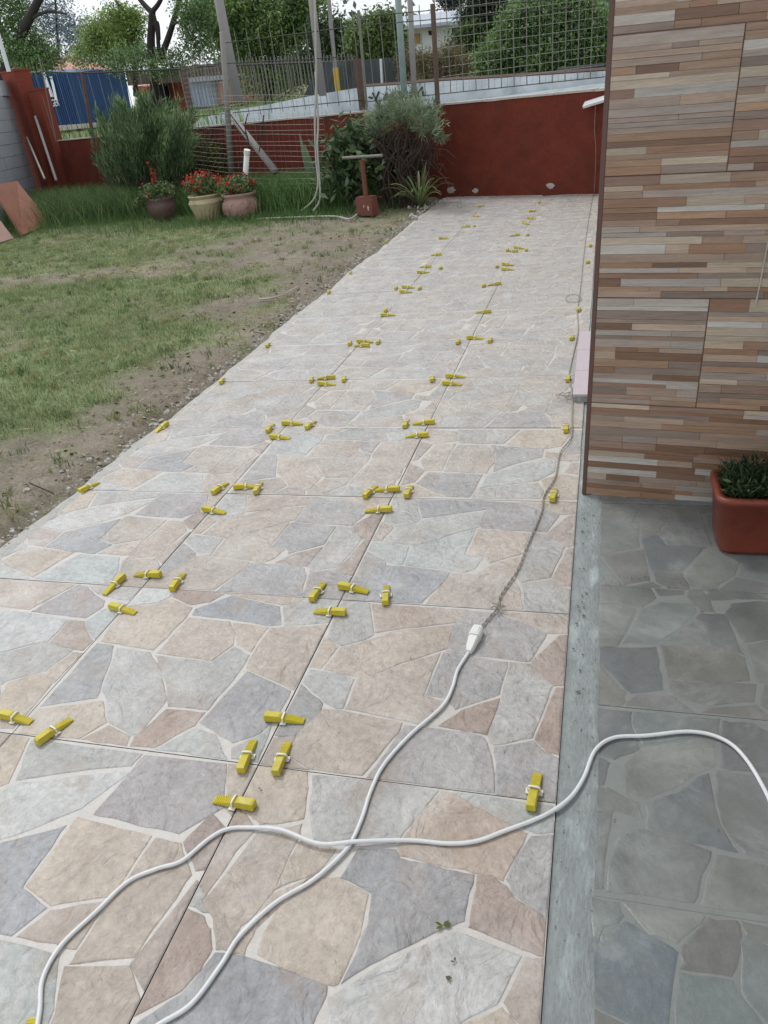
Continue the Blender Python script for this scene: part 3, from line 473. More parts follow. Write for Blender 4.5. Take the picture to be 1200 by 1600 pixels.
SPEC = {(2, 0): ('A', 0), (1, 0): ('B', 0), (0, 0): ('F', 0), (2, -1): ('D', 0), (1, -1): ('C', 0), (0, -1): ('A', 0),
        (2, 1): ('A', 5), (1, 1): ('A', 0), (0, 1): ('C', 0), (2, 2): ('E', 0), (1, 2): ('B', 6), (0, 2): ('C', 0),
        (2, 3): ('A', 7), (1, 3): ('E', 3), (0, 3): ('A', 7), (1, 4): ('C', 2), (2, 4): ('B', 3), (0, 4): ('C', 2)}
OVR = {5: ['L2', 'B', 'G2', 'C', 'R2', 'L2', 'R2', 'W2', 'G', 'W2', 'C', 'C', 'L', 'R2', 'B2', 'V', 'C', 'L'],
       6: ['L2', 'C', 'L', 'L', 'W2', 'W2', 'C', 'G', 'C', 'G', 'C', 'C', 'C', 'R2', 'R2', 'C', 'L', 'C'],
       7: ['C', 'L', 'C', 'G2', 'C', 'L2', 'G2', 'C', 'C', 'C', 'L2', 'G2', 'G2', 'C', 'L', 'C', 'B2', 'C']}
for k in OVR: pass
rows = list(range(-2, 15)); cut = {}
individual = 0
KEYS = 'ABCDE'
order = [(r, c) for r in rows for c in (0, 1, 2)]
tile_base = {}
for r, c in order:
    x0, x1 = XS[c], XS[c + 1]; w = x1 - x0 - .0026; h = T - .0024
    if walln(x1, r * T) > .1: continue
    g = .0013
    if c not in tile_base:
        tb = MB().box(0, w, 0, h, -.01, 0); ob = tb.build('tile', M_GROUT, path)
        ob.data.materials.append(M_EDGE)
        for p in ob.data.polygons:
            if abs(p.normal.z) < .5: p.material_index = 1
        tile_base[c] = ob; tile = ob
    else:
        tile = tile_base[c].copy(); COL.objects.link(tile)
    tile.location = (x0 + g, r * T + .0012, random.uniform(-.0007, .0007))
    key, ov = SPEC.get((c, r), (None, 0)); rnd = random.Random(r * 7 + c * 131 + 5)
    if key is None:
        key = rnd.choice('ABBEE'); ov = rnd.choice([0, 1, 2, 3, 4, 2, 3])
    stones = DESIGNS[key]; SHEEN_FADE[0] = min(.82, max(.22, .22 + (r - 0) * .13))  # farther rows get more of the sheen put into their colour
    flip = (c, r) not in SPEC and rnd.random() < .5
    mbj = MB()
    for i, (cc, uv) in enumerate(stones):
        if ov >= 5: cc = OVR[ov][i] if i < len(OVR[ov]) else cc
        elif ov: cc = REMAP[ov].get(cc, cc)
        if key == 'D' and r != -1: uv = [(a, (b - .078) / .93) for a, b in uv]
        if flip: uv = [(1 - a, 1 - b) for a, b in uv]
        if individual < 296 and r >= -1:
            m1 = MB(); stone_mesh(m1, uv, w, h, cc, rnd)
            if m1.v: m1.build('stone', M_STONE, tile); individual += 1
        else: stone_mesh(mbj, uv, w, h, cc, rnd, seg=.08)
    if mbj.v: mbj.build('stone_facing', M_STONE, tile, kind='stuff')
# mortar bed the tiles stand on, with a ragged outer edge on the lawn side
def bed():
    n = 150; vs = []; ys = np.linspace(-2, 9.3, n)
    wd = .035 + .075 * fbm(np.zeros(n), ys, 41, 1.5) + .05 * (fbm(np.zeros(n), ys, 44, 8) - .5) + .03 * np.clip(1.6 - ys, 0, 1)
    for y, a in zip(ys, wd):
        vs += [(PEDGE - a, y, -.03), (PEDGE - a + .02, y, -.012), (PEDGE + .01, y, -.0115), (.6195, y, -.0115)]
    fs = [(i * 4 + k, i * 4 + k + 1, i * 4 + k + 5, i * 4 + k + 4) for i in range(n - 1) for k in range(3)]
    MB().add(vs, fs).build('mortar_bed', M_BED, path)
bed()
# crumbs of mortar and clods along that edge
def crumbs():
    mb = MB(); rn = random.Random(4)
    for _ in range(1500):
        y = rn.uniform(-1, 8.9); x = PEDGE - .06 - abs(rn.gauss(0, .06)); s = rn.choice([.003, .004, .005, .006, .008, .011, .015]) * rn.uniform(.7, 1.3)
        if rn.random() < .1: x -= .12
        M = Matrix.Translation((x, y, float(lawnz(np.array([x]), np.array([y]))[0]) + s * .3 if x < PEDGE - .12 else -.014 + s * .3)) @ Matrix.Rotation(rn.uniform(0, 6), 4, (rn.random(), rn.random(), 1)) @ Matrix.Diagonal((1, rn.uniform(.6, 1), rn.uniform(.4, .8), 1))
        ph = [Vector((math.cos(a) * s, math.sin(a) * s * rn.uniform(.7, 1.2), zz * s)) for zz, rr in ((-.5, 1), (.5, .6)) for a in (0, 1.2, 2.5, 3.7, 5)]
        mb.add([M @ (v if i < 5 else Vector((v.x * .6, v.y * .6, v.z))) for i, v in enumerate(ph)], [(0, 4, 3, 2, 1), (5, 6, 7, 8, 9)] + [(k, (k + 1) % 5, 5 + (k + 1) % 5, 5 + k) for k in range(5)])
    tag(mb.build('mortar_rubble', M_RUBBLE), 'crumbs of mortar scattered along the left edge of the path', 'rubble', kind='stuff')
crumbs()
# dead straw and clippings on the lawn and path edge
def straw():
    n = 2600; x = RNG.uniform(-7, PEDGE - .1, n); y = RNG.uniform(.8, 8.5, n); p = PATCHES[3]
    x[:420] = p.x + RNG.normal(0, .55, 420); y[:420] = p.y + RNG.normal(0, .12, 420)
    k = x < PEDGE - .1; x = x[k]; y = y[k]; n = len(x)
    P = np.stack([x, y, lawnz(x, y) + .012], 1); a = RNG.uniform(0, 6.28, n); D = np.stack([np.cos(a), np.sin(a), RNG.normal(0, .1, n)], 1)
    V, F = leaf_quads(P, .06, .07, D=D); tag(fast('straw', V, F, palette(n, ['b0a587', '9b8f72', 'c2b89a', '7d6c55'], .1), M_STRAW), 'dry straw and clippings lying on the lawn', 'straw', kind='stuff')
straw()

# ================================================================== PORCH FLOOR
SCOL.update({'W': 'c3c8c7'})
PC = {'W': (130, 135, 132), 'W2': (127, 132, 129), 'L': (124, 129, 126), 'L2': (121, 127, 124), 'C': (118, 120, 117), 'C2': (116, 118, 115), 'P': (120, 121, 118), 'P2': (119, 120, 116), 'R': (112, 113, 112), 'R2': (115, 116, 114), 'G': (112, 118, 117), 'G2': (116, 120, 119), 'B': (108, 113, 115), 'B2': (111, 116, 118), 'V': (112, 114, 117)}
porch = thing('porch_floor', 'dusty grey stone-patterned porch floor in the shade', None, (0, 0, 0), kind='structure')
SAVE = dict(SCOL); SCOL.update(PC); SHEEN_FADE[0] = 0
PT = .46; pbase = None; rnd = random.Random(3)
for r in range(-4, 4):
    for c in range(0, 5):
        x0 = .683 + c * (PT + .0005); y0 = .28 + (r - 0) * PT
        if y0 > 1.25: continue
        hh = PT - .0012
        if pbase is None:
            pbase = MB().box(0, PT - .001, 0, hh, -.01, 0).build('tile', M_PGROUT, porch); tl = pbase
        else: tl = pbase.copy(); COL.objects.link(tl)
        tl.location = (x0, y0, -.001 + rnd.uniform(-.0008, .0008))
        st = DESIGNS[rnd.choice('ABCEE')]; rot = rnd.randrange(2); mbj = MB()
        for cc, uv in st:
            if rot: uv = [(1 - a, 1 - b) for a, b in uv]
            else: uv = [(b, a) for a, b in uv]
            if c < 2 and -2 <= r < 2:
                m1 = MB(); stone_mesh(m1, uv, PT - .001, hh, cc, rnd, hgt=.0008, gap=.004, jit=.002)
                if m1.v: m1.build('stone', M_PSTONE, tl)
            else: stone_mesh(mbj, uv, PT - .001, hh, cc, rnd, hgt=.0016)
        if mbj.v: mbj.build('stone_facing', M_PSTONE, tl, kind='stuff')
SCOL.update(SAVE)
# smeared mortar strip between the path and the porch
def strip():
    n = 240; ys = np.linspace(-2, 8.3, n); vs = []
    j = .012 * (fbm(np.ones(n), ys, 91, 6) - .5) + .006 * (fbm(np.ones(n), ys, 95, 25) - .5)
    for y, a in zip(ys, j):
        w = .07 if y < 1.27 else .055
        vs += [(.6203, y, -.012), (.6207, y, -.0035 + a * .06), (.64, y, -.0035 - a * .1), (.622 + w * .75, y, -.0015 + a * .2), (.622 + w + a * 1.4, y, .0006), (.622 + w + .012 + a * 2, y, -.006)]
    fs = [(i * 6 + k, i * 6 + k + 1, i * 6 + k + 7, i * 6 + k + 6) for i in range(n - 1) for k in range(5)]
    tag(MB().add(vs, fs).build('mortar_strip', M_MORTAR, None, smooth=True, kind='structure'), 'smeared grey mortar strip between path and porch')
strip()

# ================================================================== HOUSE CORNER clad in wood look tiles
wall = thing('house_wall', 'porch wall clad in brown wood-look strip tiles', 'wall', (.634, 1.269, 0))
wa = math.atan2(-.034, .375); wall.rotation_euler = (0, math.radians(1.75), wa)
TW, TH, DEP = .63, .32, .012
rn = random.Random(21)
WCOL = [(158, 132, 114), (168, 145, 126), (178, 158, 138), (146, 116, 97), (130, 100, 80), (164, 150, 139), (176, 166, 156), (188, 182, 173), (136, 120, 108), (166, 134, 108), (152, 134, 120), (174, 154, 140), (184, 168, 148), (134, 104, 82), (156, 130, 108), (154, 120, 95)]
outer = MB()
def strips(tw, tile, tx, tz):
    z = .0012
    while z < TH - .008:
        h = rn.choice([.018, .021, .025, .012, .023, .016, .014, .020]); h = min(h, TH - .0022 - z)
        if TH - .0022 - (z + h) < .012: h = TH - .0022 - z
        x = .0008
        while x < tw - .004:
            L = rn.choice([.06, .10, .14, .17, .21, .26, .32]); L = min(L, tw - .0008 - x)
            if tw - .0008 - (x + L) < .04: L = tw - .0008 - x
            d = rn.uniform(.0003, .0028); c = lin(rn.choice(WCOL)); k = rn.uniform(.80, 1.12); c = tuple(v * k for v in c)
            mb = MB(); y1 = -DEP; y0 = -DEP - d; b = .0006
            vs = [(x, y1, z), (x + L, y1, z), (x + L, y1, z + h), (x, y1, z + h), (x + b, y0, z + b), (x + L - b, y0, z + b), (x + L - b, y0, z + h - b), (x + b, y0, z + h - b)]
            fs = [(4, 5, 6, 7), (0, 1, 5, 4), (1, 2, 6, 5), (2, 3, 7, 6), (3, 0, 4, 7)]
            if tx + x < .47: mb.add(vs, fs, c).build('strip', M_STRIP, tile)
            else: outer.add([(a + tx, b_, c_ + tz) for a, b_, c_ in vs], fs, c)
            x += L
        z += h
for row in range(5):
    xs = [(.012, TW), (.012 + TW, TW)] if row % 2 == 0 else [(.012, .30), (.312, TW)]
    for x, tw in xs:
        tl = MB().box(0, tw - .0014, -DEP, 0, 0, TH - .0014).build('cladding_tile', M_TILEW, wall); tl.location = (x, 0, row * TH + .002)
        strips(tw - .0014, tl, x, row * TH + .002)
outer.build('outer_strips', M_STRIP, wall, kind='stuff')
up = MB()
for k in range(40): up.box(.012, 1.9, -DEP - random.uniform(0, .002), -.001, 1.6 + k * .025, 1.6245 + k * .025, c=lin(random.choice(WCOL)))
for k in range(60): up.box(1.274, 1.9, -DEP - random.uniform(0, .002), -.001, k * .0266, k * .0266 + .026, c=lin(random.choice(WCOL)))
up.build('upper_cladding', M_STRIP, wall, kind='stuff')
MB().box(-.0005, .0115, -DEP - .002, .03, 0, 2.6).build('corner_trim', M_TRIM, wall)
MB().box(.001, 1.9, 0, .2, 0, 2.6).build('masonry', M_PLASTER, wall)
MB().box(.03, .35, -.0155, -.0122, -.004, .004).build('mortar_line', M_MORTAR, wall)
# a pale dribble of grout down the cladding
dr = MB(); dl = [Vector((.43 + .004 * math.sin(z * 9), -DEP - .0035, z)) for z in np.linspace(.62, .88, 14)]
dr.tube(dl, [.0012 + .002 * abs(math.sin(i * 1.7)) for i in range(14)], 5); dr.build('grout_dribble', M_CAP, wall)
# house body behind the cladding and the porch roof over the camera
house = thing('house', 'plastered house side running back along the path', 'house', (0, 0, 0))
MB().box(.74, 5, 1.5, 8.05, -.05, 2.62).build('wall', M_PLASTER, house)
MB().box(.66, 5, -3.2, 1.62, 2.66, 2.8).build('porch_roof', M_CAP, house)
st = thing('door_step', 'pinkish white tiled threshold step beside the path behind the clad wall', 'step', (0, 0, 0))
a, b = onz(895, 630), onz(896, 540)
for k in range(3):
    y0 = a.y + .002 + k * .30
    MB().box(a.x, .74, y0, y0 + .297, .028, .038).build('tile', M_PINKTILE, st)
MB().box(a.x + .006, .738, a.y + .006, a.y + .9, .001, .0275).build('riser', M_MORTAR, st)

# ================================================================== WEDGES
def wedge_proto():
    r = thing('levelling_wedge', 'x', 'wedge')
    L = .093; w = .0096
    prof = [(0, .002)]
    for q in range(9):
        x_ = .004 + q * .0052; prof += [(x_, .0022 + x_ * .2 + .0008), (x_ + .0012, .0022 + x_ * .2 - .0002)]
    prof += [(.052, .0125), (.054, .0145), (.058, .0160), (.088, .0175), (L, .0160)]
    vs = []
    for x, z in prof: vs += [(x, -w, 0), (x, w, 0), (x, w - .0012, z), (x, -w + .0012, z)]
    fs = [(0, 3, 2, 1)]
    n = len(prof)
    for i in range(n - 1):
        for k in range(4): fs.append((i * 4 + k, (i + 1) * 4 + k, (i + 1) * 4 + (k + 1) % 4, i * 4 + (k + 1) % 4))
    fs.append(tuple((n - 1) * 4 + k for k in (0, 1, 2, 3)))
    b = MB().add(vs, [tuple(reversed(f)) for f in fs]).build('wedge_body', M_YEL, r)
    bm = bmesh.new(); bm.from_mesh(b.data); bmesh.ops.recalc_face_normals(bm, faces=bm.faces)
    bmesh.ops.bevel(bm, geom=[e for e in bm.edges if e.calc_face_angle(0) > 1.0 and max(v.co.x for v in e.verts) > .0535], offset=.0011, segments=2, affect='EDGES', profile=.6); bm.to_mesh(b.data); bm.free()
    # strap of the clip: a low arch over the wedge plus its thin stem
    arch = [(-.0135, .0015), (-.0132, .009), (-.0112, .0150), (-.006, .0168), (.006, .0168), (.0112, .0150), (.0132, .009), (.0135, .0015)]
    vs = []
    for y, z in arch:
        for dx in (-.0018, .0018):
            vs.append((.047 + dx, y, z)); vs.append((.047 + dx, y * .86, z - .0024 if z > .012 else z))
    fs = []
    for i in range(len(arch) - 1):
        a = i * 4; c = a + 4; fs += [(a, a + 2, c + 2, c), (a + 1, c + 1, c + 3, a + 3), (a, c, c + 1, a + 1), (a + 2, a + 3, c + 3, c + 2)]
    mb = MB().add(vs, fs)
    cl = mb.build('clip_strap', M_CLIP, r)
    bp = MB().box(.040, .054, -.0165, .0165, .0004, .0020).build('clip_base', M_CLIP, r)
    return r, [b, cl, bp]
wr, wparts = wedge_proto()
ORD = ['first', 'second', 'third', 'fourth', 'fifth', 'sixth', 'seventh', 'eighth', 'ninth', 'tenth', 'eleventh', 'twelfth', 'thirteenth', 'fourteenth', 'fifteenth', 'sixteenth', 'last']
used = {}
for i, (hx, hy, tx, ty) in enumerate(WEDGES):
    if i == 16: hx, hy, tx, ty = hx - .01, hy - .075, tx - .01, ty - .075
    o = wr if i == 0 else wr.copy()
    if i:
        COL.objects.link(o)
        for p in wparts:
            q = p.copy(); COL.objects.link(q); q.parent = o
    h = Vector((hx, hy, 0)); t = Vector((tx, ty, 0)); d = h - t; a = math.atan2(d.y, d.x)
    if d.length < .03: a = math.atan2(-1, .1 + .3 * random.uniform(-1, 1))
    t = h - Vector((math.cos(a), math.sin(a), 0)) * .092
    mx, my = (h.x + t.x) / 2, (h.y + t.y) / 2
    o.location = (t.x, t.y, .0042 + i * .00001); o.rotation_euler = (0, 0, a)
    row = max(0, round((my + .0) / T)); c = min(range(4), key=lambda k: abs(XS[k] - mx))
    jn = ['lawn edge', 'left long joint', 'right long joint', 'house edge'][c]
    ca, sa = math.cos(a), math.sin(a)
    way = ('pointing right' if ca < 0 else 'pointing left') if abs(ca) > abs(sa) else ('pointing away' if sa < 0 else 'pointing towards the camera')
    pos = ('left' if mx < XS[c] - .03 else 'right' if mx > XS[c] + .03 else ('nearer' if my < row * T else 'farther'))
    rd = ORD[min(row, 15)] if row else 'nearest'
    rd = ORD[min(row, 15)]
    lab = f'yellow wedge at {jn}, {rd} cross joint from the front, {pos} side'
    if c in (0, 3): lab = f'yellow wedge at the {jn} of the path, {rd} cross joint from the front'
    if lab in used:
        lab2 = lab + ', ' + way
        lab = lab2 if lab2 not in used else lab + ', ' + ('behind' if my > used[lab2] else 'front') + ' one'
    used[lab] = my
    o['label'] = lab; o['group'] = 'yellow levelling wedges along the tile joints'; o['category'] = 'wedge'

# ================================================================== CABLES
def cable(name, pts, r, m, lab, cat, raise_=None, sub=8, n=10):
    P = smoothline(pts, sub)
    return tag(MB().tube(P, r, n).build(name, m, None, smooth=True), lab, cat)
A = [Vector(p) for p in CABLE_A]
A = [Vector((p.x, p.y, .0064)) if p.x < .62 else Vector((p.x, p.y, .0055)) for p in A]
A.append(Vector((A[-1].x + .1, A[-1].y - .25, .0055)))
for i, p in enumerate(A):
    if 11 <= i <= 13: p.z = .0128
cable('power_cable', A, .0040, M_CABLE, 'white cable looping across the path and over the porch floor', 'cable')
Bp = [Vector((p[0], p[1], .0064)) for p in CABLE_B]
Bp = Bp[1:]; Bp.insert(0, Bp[0] + (Bp[0] - Bp[1]) * 1.0); Bp.insert(0, Bp[0] + (Bp[0] - Bp[1]) * 1.5)
sock = thing('cable_socket', 'white inline plug socket joining the white cable to the twisted cord', 'socket', (0, 0, 0))
p0 = Bp[-1]; p1 = Vector(CORD[0]); dd = (Vector((p1.x, p1.y, 0)) - Vector((p0.x, p0.y, 0))); Ls = dd.length; ang = math.atan2(dd.y, dd.x)
sock.location = (p0.x, p0.y, .003); sock.rotation_euler = (0, 0, ang)
def blk(x0, x1, w0, w1, h0, h1, nm, m):
    vs = []
    for x, w, h in ((x0, w0, h0), (x0 + (x1 - x0) * .3, (w0 + w1) / 2 * 1.06, (h0 + h1) / 2), (x1, w1, h1)):
        vs += [(x, -w, .0), (x, w, .0), (x, w, h * .8), (x, w * .7, h), (x, -w * .7, h), (x, -w, h * .8)]
    fs = [(i * 6 + k, i * 6 + (k + 1) % 6, (i + 1) * 6 + (k + 1) % 6, (i + 1) * 6 + k) for i in range(2) for k in range(6)] + [tuple(range(5, -1, -1)), tuple(range(12, 18))]
    return MB().add(vs, fs).build(nm, m, sock)
blk(-.004, Ls * .50, .006, .013, .011, .022, 'plug', M_PVC); blk(Ls * .52, Ls * .98, .0145, .013, .024, .022, 'socket_body', M_WHITE)
MB().box(Ls * .6, Ls * .9, -.006, .006, .0205, .0243).build('socket_rib', M_PVC, sock)
cable('power_cable', Bp, .0040, M_CABLE, 'white cable running from the plug socket to the bottom edge of the path', 'cable')
# twisted pair: two strands wound round each other, then up the wall to the board
cp = [Vector((p[0], p[1], .0075)) for p in CORD]
top = back(931, 160, -.06); cp[-1] = back(927, 300, -.12); cp[-1].z = .008
cp += [Vector((cp[-1].x + .01, cp[-1].y + .05, .06)), back(931, 240, -.09), back(929, 200, -.08), top]
C = smoothline(cp, 40); mb = MB(); S0, S1 = [], []; acc = 0
for i, p in enumerate(C):
    t = (C[min(i + 1, len(C) - 1)] - C[max(i - 1, 0)]).normalized(); u = t.cross(Vector((0, 0, 1)))
    if u.length < .1: u = Vector((1, 0, 0))
    u.normalize(); v = u.cross(t)
    if i: acc += (p - C[i - 1]).length
    w = acc / .05 * 2 * math.pi
    o = (u * math.cos(w) + v * math.sin(w)) * .0017; S0.append(p + o); S1.append(p - o)
crd = thing('twisted_cord', 'thin twisted pair cord running up the right of the path to the garden wall', 'cord', (0, 0, 0))
MB().tube(S0, .0016, 5).build('strand', M_CORD, crd, smooth=True); MB().tube(S1, .0016, 5).build('strand', M_CORD, crd, smooth=True)
k = onz(779, 950, .012); kb = MB()
for q in range(7):
    a = q * .9 + .4; kb.tube([k, k + Vector((math.cos(a) * .011, math.sin(a) * .011, .006)), k + Vector((math.cos(a + .5) * .02, math.sin(a + .5) * .02, random.uniform(-.004, .01)))], .0018, 5)
kb.build('knot', M_CORD, crd)
k = onz(886, 620, .012); kb = MB()
for q in range(6):
    a = q * 1.1; kb.tube([k, k + Vector((math.cos(a) * .03, math.sin(a) * .03, .012)), k + Vector((math.cos(a + .6) * .05, math.sin(a + .6) * .05, random.uniform(-.004, .01)))], .0022, 5)
kb.build('knot', M_CORD, crd)
lp = [onz(896 + 12 * math.cos(a), 466 + 6 * math.sin(a), .008) for a in np.linspace(0, 11, 26)]
MB().tube(smoothline(lp, 4), .002, 5).build('loose_loop', M_CORD, crd)

# small litter on the path
def leafbit(name, px, py, s, col, lab, cat, n=5):
    p = onz(px, py, .006); mb = MB(); c = lin(col)
    for q in range(n):
        a = random.uniform(0, 6.28); b = a + random.uniform(-.4, .4); e = p + Vector((math.cos(a) * s, math.sin(a) * s, random.uniform(0, s * .3))); m_ = (p + e) / 2 + Vector((math.cos(b + 1.57), math.sin(b + 1.57), .1)) * s * .22; m2 = (p + e) / 2 - Vector((math.cos(b + 1.57), math.sin(b + 1.57), .1)) * s * .22
        mb.add([p, m_, e, m2], [(0, 1, 2, 3)], c)
    tag(mb.build(name, M_LEAF), lab, cat)
leafbit('leaf_sprig', 692, 1446, .014, '6b7a2e', 'tiny green sprig lying on the grey stone near the front', 'leaf', 6)
leafbit('dead_leaf', 696, 1525, .012, '6f6757', 'small brown dead leaf on the pale stone near the front', 'leaf', 2)
leafbit('dead_leaf', 711, 1503, .008, '6f6757', 'smaller brown leaf crumb just behind the dead leaf on the pale stone', 'leaf', 2)
leafbit('dead_leaf', 407, 1233, .007, '5f4d3e', 'tiny brown leaf crumb beside the wedge at the front crossing', 'leaf', 3)
leafbit('dry_leaf', 420, 504, .06, '8a7a5c', 'curled dry leaf on the soil at the lawn edge of the path', 'leaf', 3)
tw = [onz(405, 470), onz(425, 468), onz(445, 462), onz(468, 449)]
tag(MB().tube([p + Vector((0, 0, .012)) for p in smoothline(tw, 4)], [.009] * 6 + [.006] * 7, 5).build('dry_stalk', M_CAP), 'pale dry stalk lying on the lawn near the path edge', 'stalk')
tw = [onz(48, 758), onz(62, 764), onz(78, 771), onz(85, 775)]
tag(MB().tube([p + Vector((0, 0, .008)) for p in smoothline(tw, 4)], .0028, 5).build('twig', M_BARK), 'thin dark twig on the soil beside the first lawn edge wedge', 'twig')
grit = MB(); rn = random.Random(8)
def specks(n, x0, x1, y0, y1, z=.0035, s0=.0012, s1=.003):
    for _ in range(n):
        x = rn.uniform(x0, x1); y = rn.uniform(y0, y1); s = rn.uniform(s0, s1); a = rn.uniform(0, 6)
        grit.add([(x + math.cos(a + k * 1.6) * s * rn.uniform(.6, 1.2), y + math.sin(a + k * 1.6) * s * rn.uniform(.6, 1.2), z + (.0008 if k < 3 else 0)) for k in range(4)], [(0, 1, 2, 3)])
specks(120, -1.2, .6, .1, 7.5); specks(110, .625, .69, -.6, 1.2, .001, .0006, .002); specks(26, .635, .66, .3, 1.1, .001, .002, .005); specks(70, .68, 1.2, -.6, 1.2, .0015, .0006, .002); specks(70, .70, .92, .74, .79, .0015, .0008, .0022); specks(40, .47, .6, .64, .68, .0035, .0008, .002)
tag(grit.build('grit', M_EDGE), 'specks of dark grit on the path and porch floor', 'grit', kind='stuff')

# ================================================================== TERRACOTTA PLANTER
pl = thing('planter', 'rectangular terracotta plastic planter with green plants against the clad wall', 'planter', (.995, .905, .0))
def rr(x0, x1, y0, y1, r, z, n=6):
    out = []
    for cx, cy, a0 in ((x1 - r, y1 - r, 0), (x0 + r, y1 - r, 90), (x0 + r, y0 + r, 180), (x1 - r, y0 + r, 270)):
        for k in range(n + 1):
            a = math.radians(a0 + 90 * k / n); out.append((cx + r * math.cos(a), cy + r * math.sin(a), z))
    return out
LX, LY = .52, .19
rings = [rr(.018, LX - .018, .014, LY - .014, .03, .004), rr(.012, LX - .012, .010, LY - .010, .03, .016), rr(0, LX, 0, LY, .035, .160), rr(-.006, LX + .006, -.006, LY + .006, .036, .162), rr(-.007, LX + .007, -.007, LY + .007, .037, .176), rr(0, LX, 0, LY, .034, .181), rr(.013, LX - .013, .013, LY - .013, .028, .178), rr(.016, LX - .016, .016, LY - .016, .026, .14)]
n = len(rings[0]); vs = [v for r in rings for v in r]; fs = [(i * n + k, i * n + (k + 1) % n, (i + 1) * n + (k + 1) % n, (i + 1) * n + k) for i in range(len(rings) - 1) for k in range(n)] + [tuple(range(n - 1, -1, -1))]
o = MB().add(vs, fs).build('tub', M_TERRA, pl, smooth=True)
MB().add(rr(.0162, LX - .0162, .0162, LY - .0162, .026, .146), [tuple(range(n))]).build('soil', M_EARTH, pl)
def potgrass():
    n = 2600; P = np.stack([RNG.uniform(.03, LX - .03, n), RNG.uniform(.03, LY - .03, n), np.full(n, .146)], 1)
    V, F = blades(P, .075, .006, .9); c = palette(n, ['33452c', '41563a', '2a3a28', '556a48'], .2)
    V2, F2 = leaf_quads(np.stack([RNG.uniform(.02, LX, n), RNG.uniform(.015, LY, n), .16 + RNG.uniform(0, .055, n)], 1), .026, .28, -.4); c2 = palette(n, ['37492f', '465c3d', '2b3a28', '67754f'], .2)
    F2 = F2 + len(V); Fa = np.concatenate([F, F2[:, [0, 1, 2]], F2[:, [0, 2, 3]]]); fast('foliage', np.concatenate([V, V2]), Fa, np.concatenate([c, c, c, c2, c2]), M_LEAF, pl)
potgrass()

# ================================================================== BACK OF THE GARDEN
def bwall():
    w = thing('garden_wall', 'low oxblood painted garden wall across the back of the yard', 'wall', (0, 0, 0))
    L = back(90, 218); Rr = Vector((.95, 8.09, 0)); nseg = 24
    a = Vector((L.x, L.y, 0)); vs = []
    for i in range(nseg + 1):
        p = a.lerp(Rr, i / nseg); z = 1.075 - .085 * (i / nseg) + .006 * math.sin(i * 2.1)
        for d, zz in ((0, -.2), (0, z), (.14, z), (.14, -.2)): q = p + BN * d; vs.append((q.x, q.y, zz))
    fs = [(i * 4 + k, i * 4 + 4 + k, i * 4 + 5 + k, i * 4 + 1 + k) for i in range(nseg) for k in range(3)]
    MB().add(vs, fs).build('masonry', M_RED, w)
    cp = MB()
    for i in range(nseg):
        p = a.lerp(Rr, i / nseg); q = a.lerp(Rr, (i + .985) / nseg); z0 = 1.077 - .085 * i / nseg; z1 = 1.077 - .085 * (i + 1) / nseg
        pp = [p - BN * .012, q - BN * .012, q + BN * .155, p + BN * .155]
        m = MB(); zz = [z0, z1, z1, z0]; h = .018 + .004 * random.random()
        m.add([(v.x, v.y, z) for v, z in zip(pp, zz)] + [(v.x, v.y, z + h) for v, z in zip(pp, zz)], [(0, 3, 2, 1), (4, 5, 6, 7), (0, 1, 5, 4), (1, 2, 6, 5), (2, 3, 7, 6), (3, 0, 4, 7)])
        m.build('coping', M_CAP, w)
    # holes where the render fell off, at the foot and left of the path end
    for k, (px, py, s) in enumerate(((860, 290, .055), (743, 298, .05), (705, 297, .07))):
        p = back(px, py, -.004); m = MB(); rn = random.Random(k); ring = [p + BD * s * math.cos(t) * rn.uniform(.7, 1.1) + Vector((0, 0, s * .6 * math.sin(t) * rn.uniform(.7, 1.1))) for t in np.linspace(0, 5.8, 11)]
        m.add([p - BN * .006] + ring, [(0, i + 1, (i + 1) % 11 + 1) for i in range(11)]); m.build('bare_patch', M_RUBBLE, w)
bwall()
# two pillars at the left end
def pillar(pxs, top, foot, lab, wd, d0=-.02, dp=.35):
    a = back(*pxs[0]); t = thing('wall_pillar', lab, 'pillar', (0, 0, 0), 'painted pillars at the left end of the wall')
    p = Vector((a.x, a.y, 0)); q = p + BD * wd
    def bx(d1, d2, e, z0, z1, nm, m):
        A_, B_ = p - BD * e, q + BD * e; pp = [A_ + BN * d1, B_ + BN * d1, B_ + BN * d2, A_ + BN * d2]
        MB().add([(v.x, v.y, z0) for v in pp] + [(v.x, v.y, z1) for v in pp], [(0, 3, 2, 1), (4, 5, 6, 7), (0, 1, 5, 4), (1, 2, 6, 5), (2, 3, 7, 6), (3, 0, 4, 7)]).build(nm, m, t)
    bx(d0, dp, 0, -.1, top, 'shaft', M_PILLAR); bx(d0 - .01, dp + .01, .01, top, top + .03, 'cap', M_PILLAR)
pillar([(20, 150)], 2.24, 0, 'tall brick-red pillar between the grey block wall and the fence', .46, -.10, .2)
pillar([(62, 200)], 1.90, 0, 'shorter brick-red pillar right of the tall one', .31, -.03, .2)

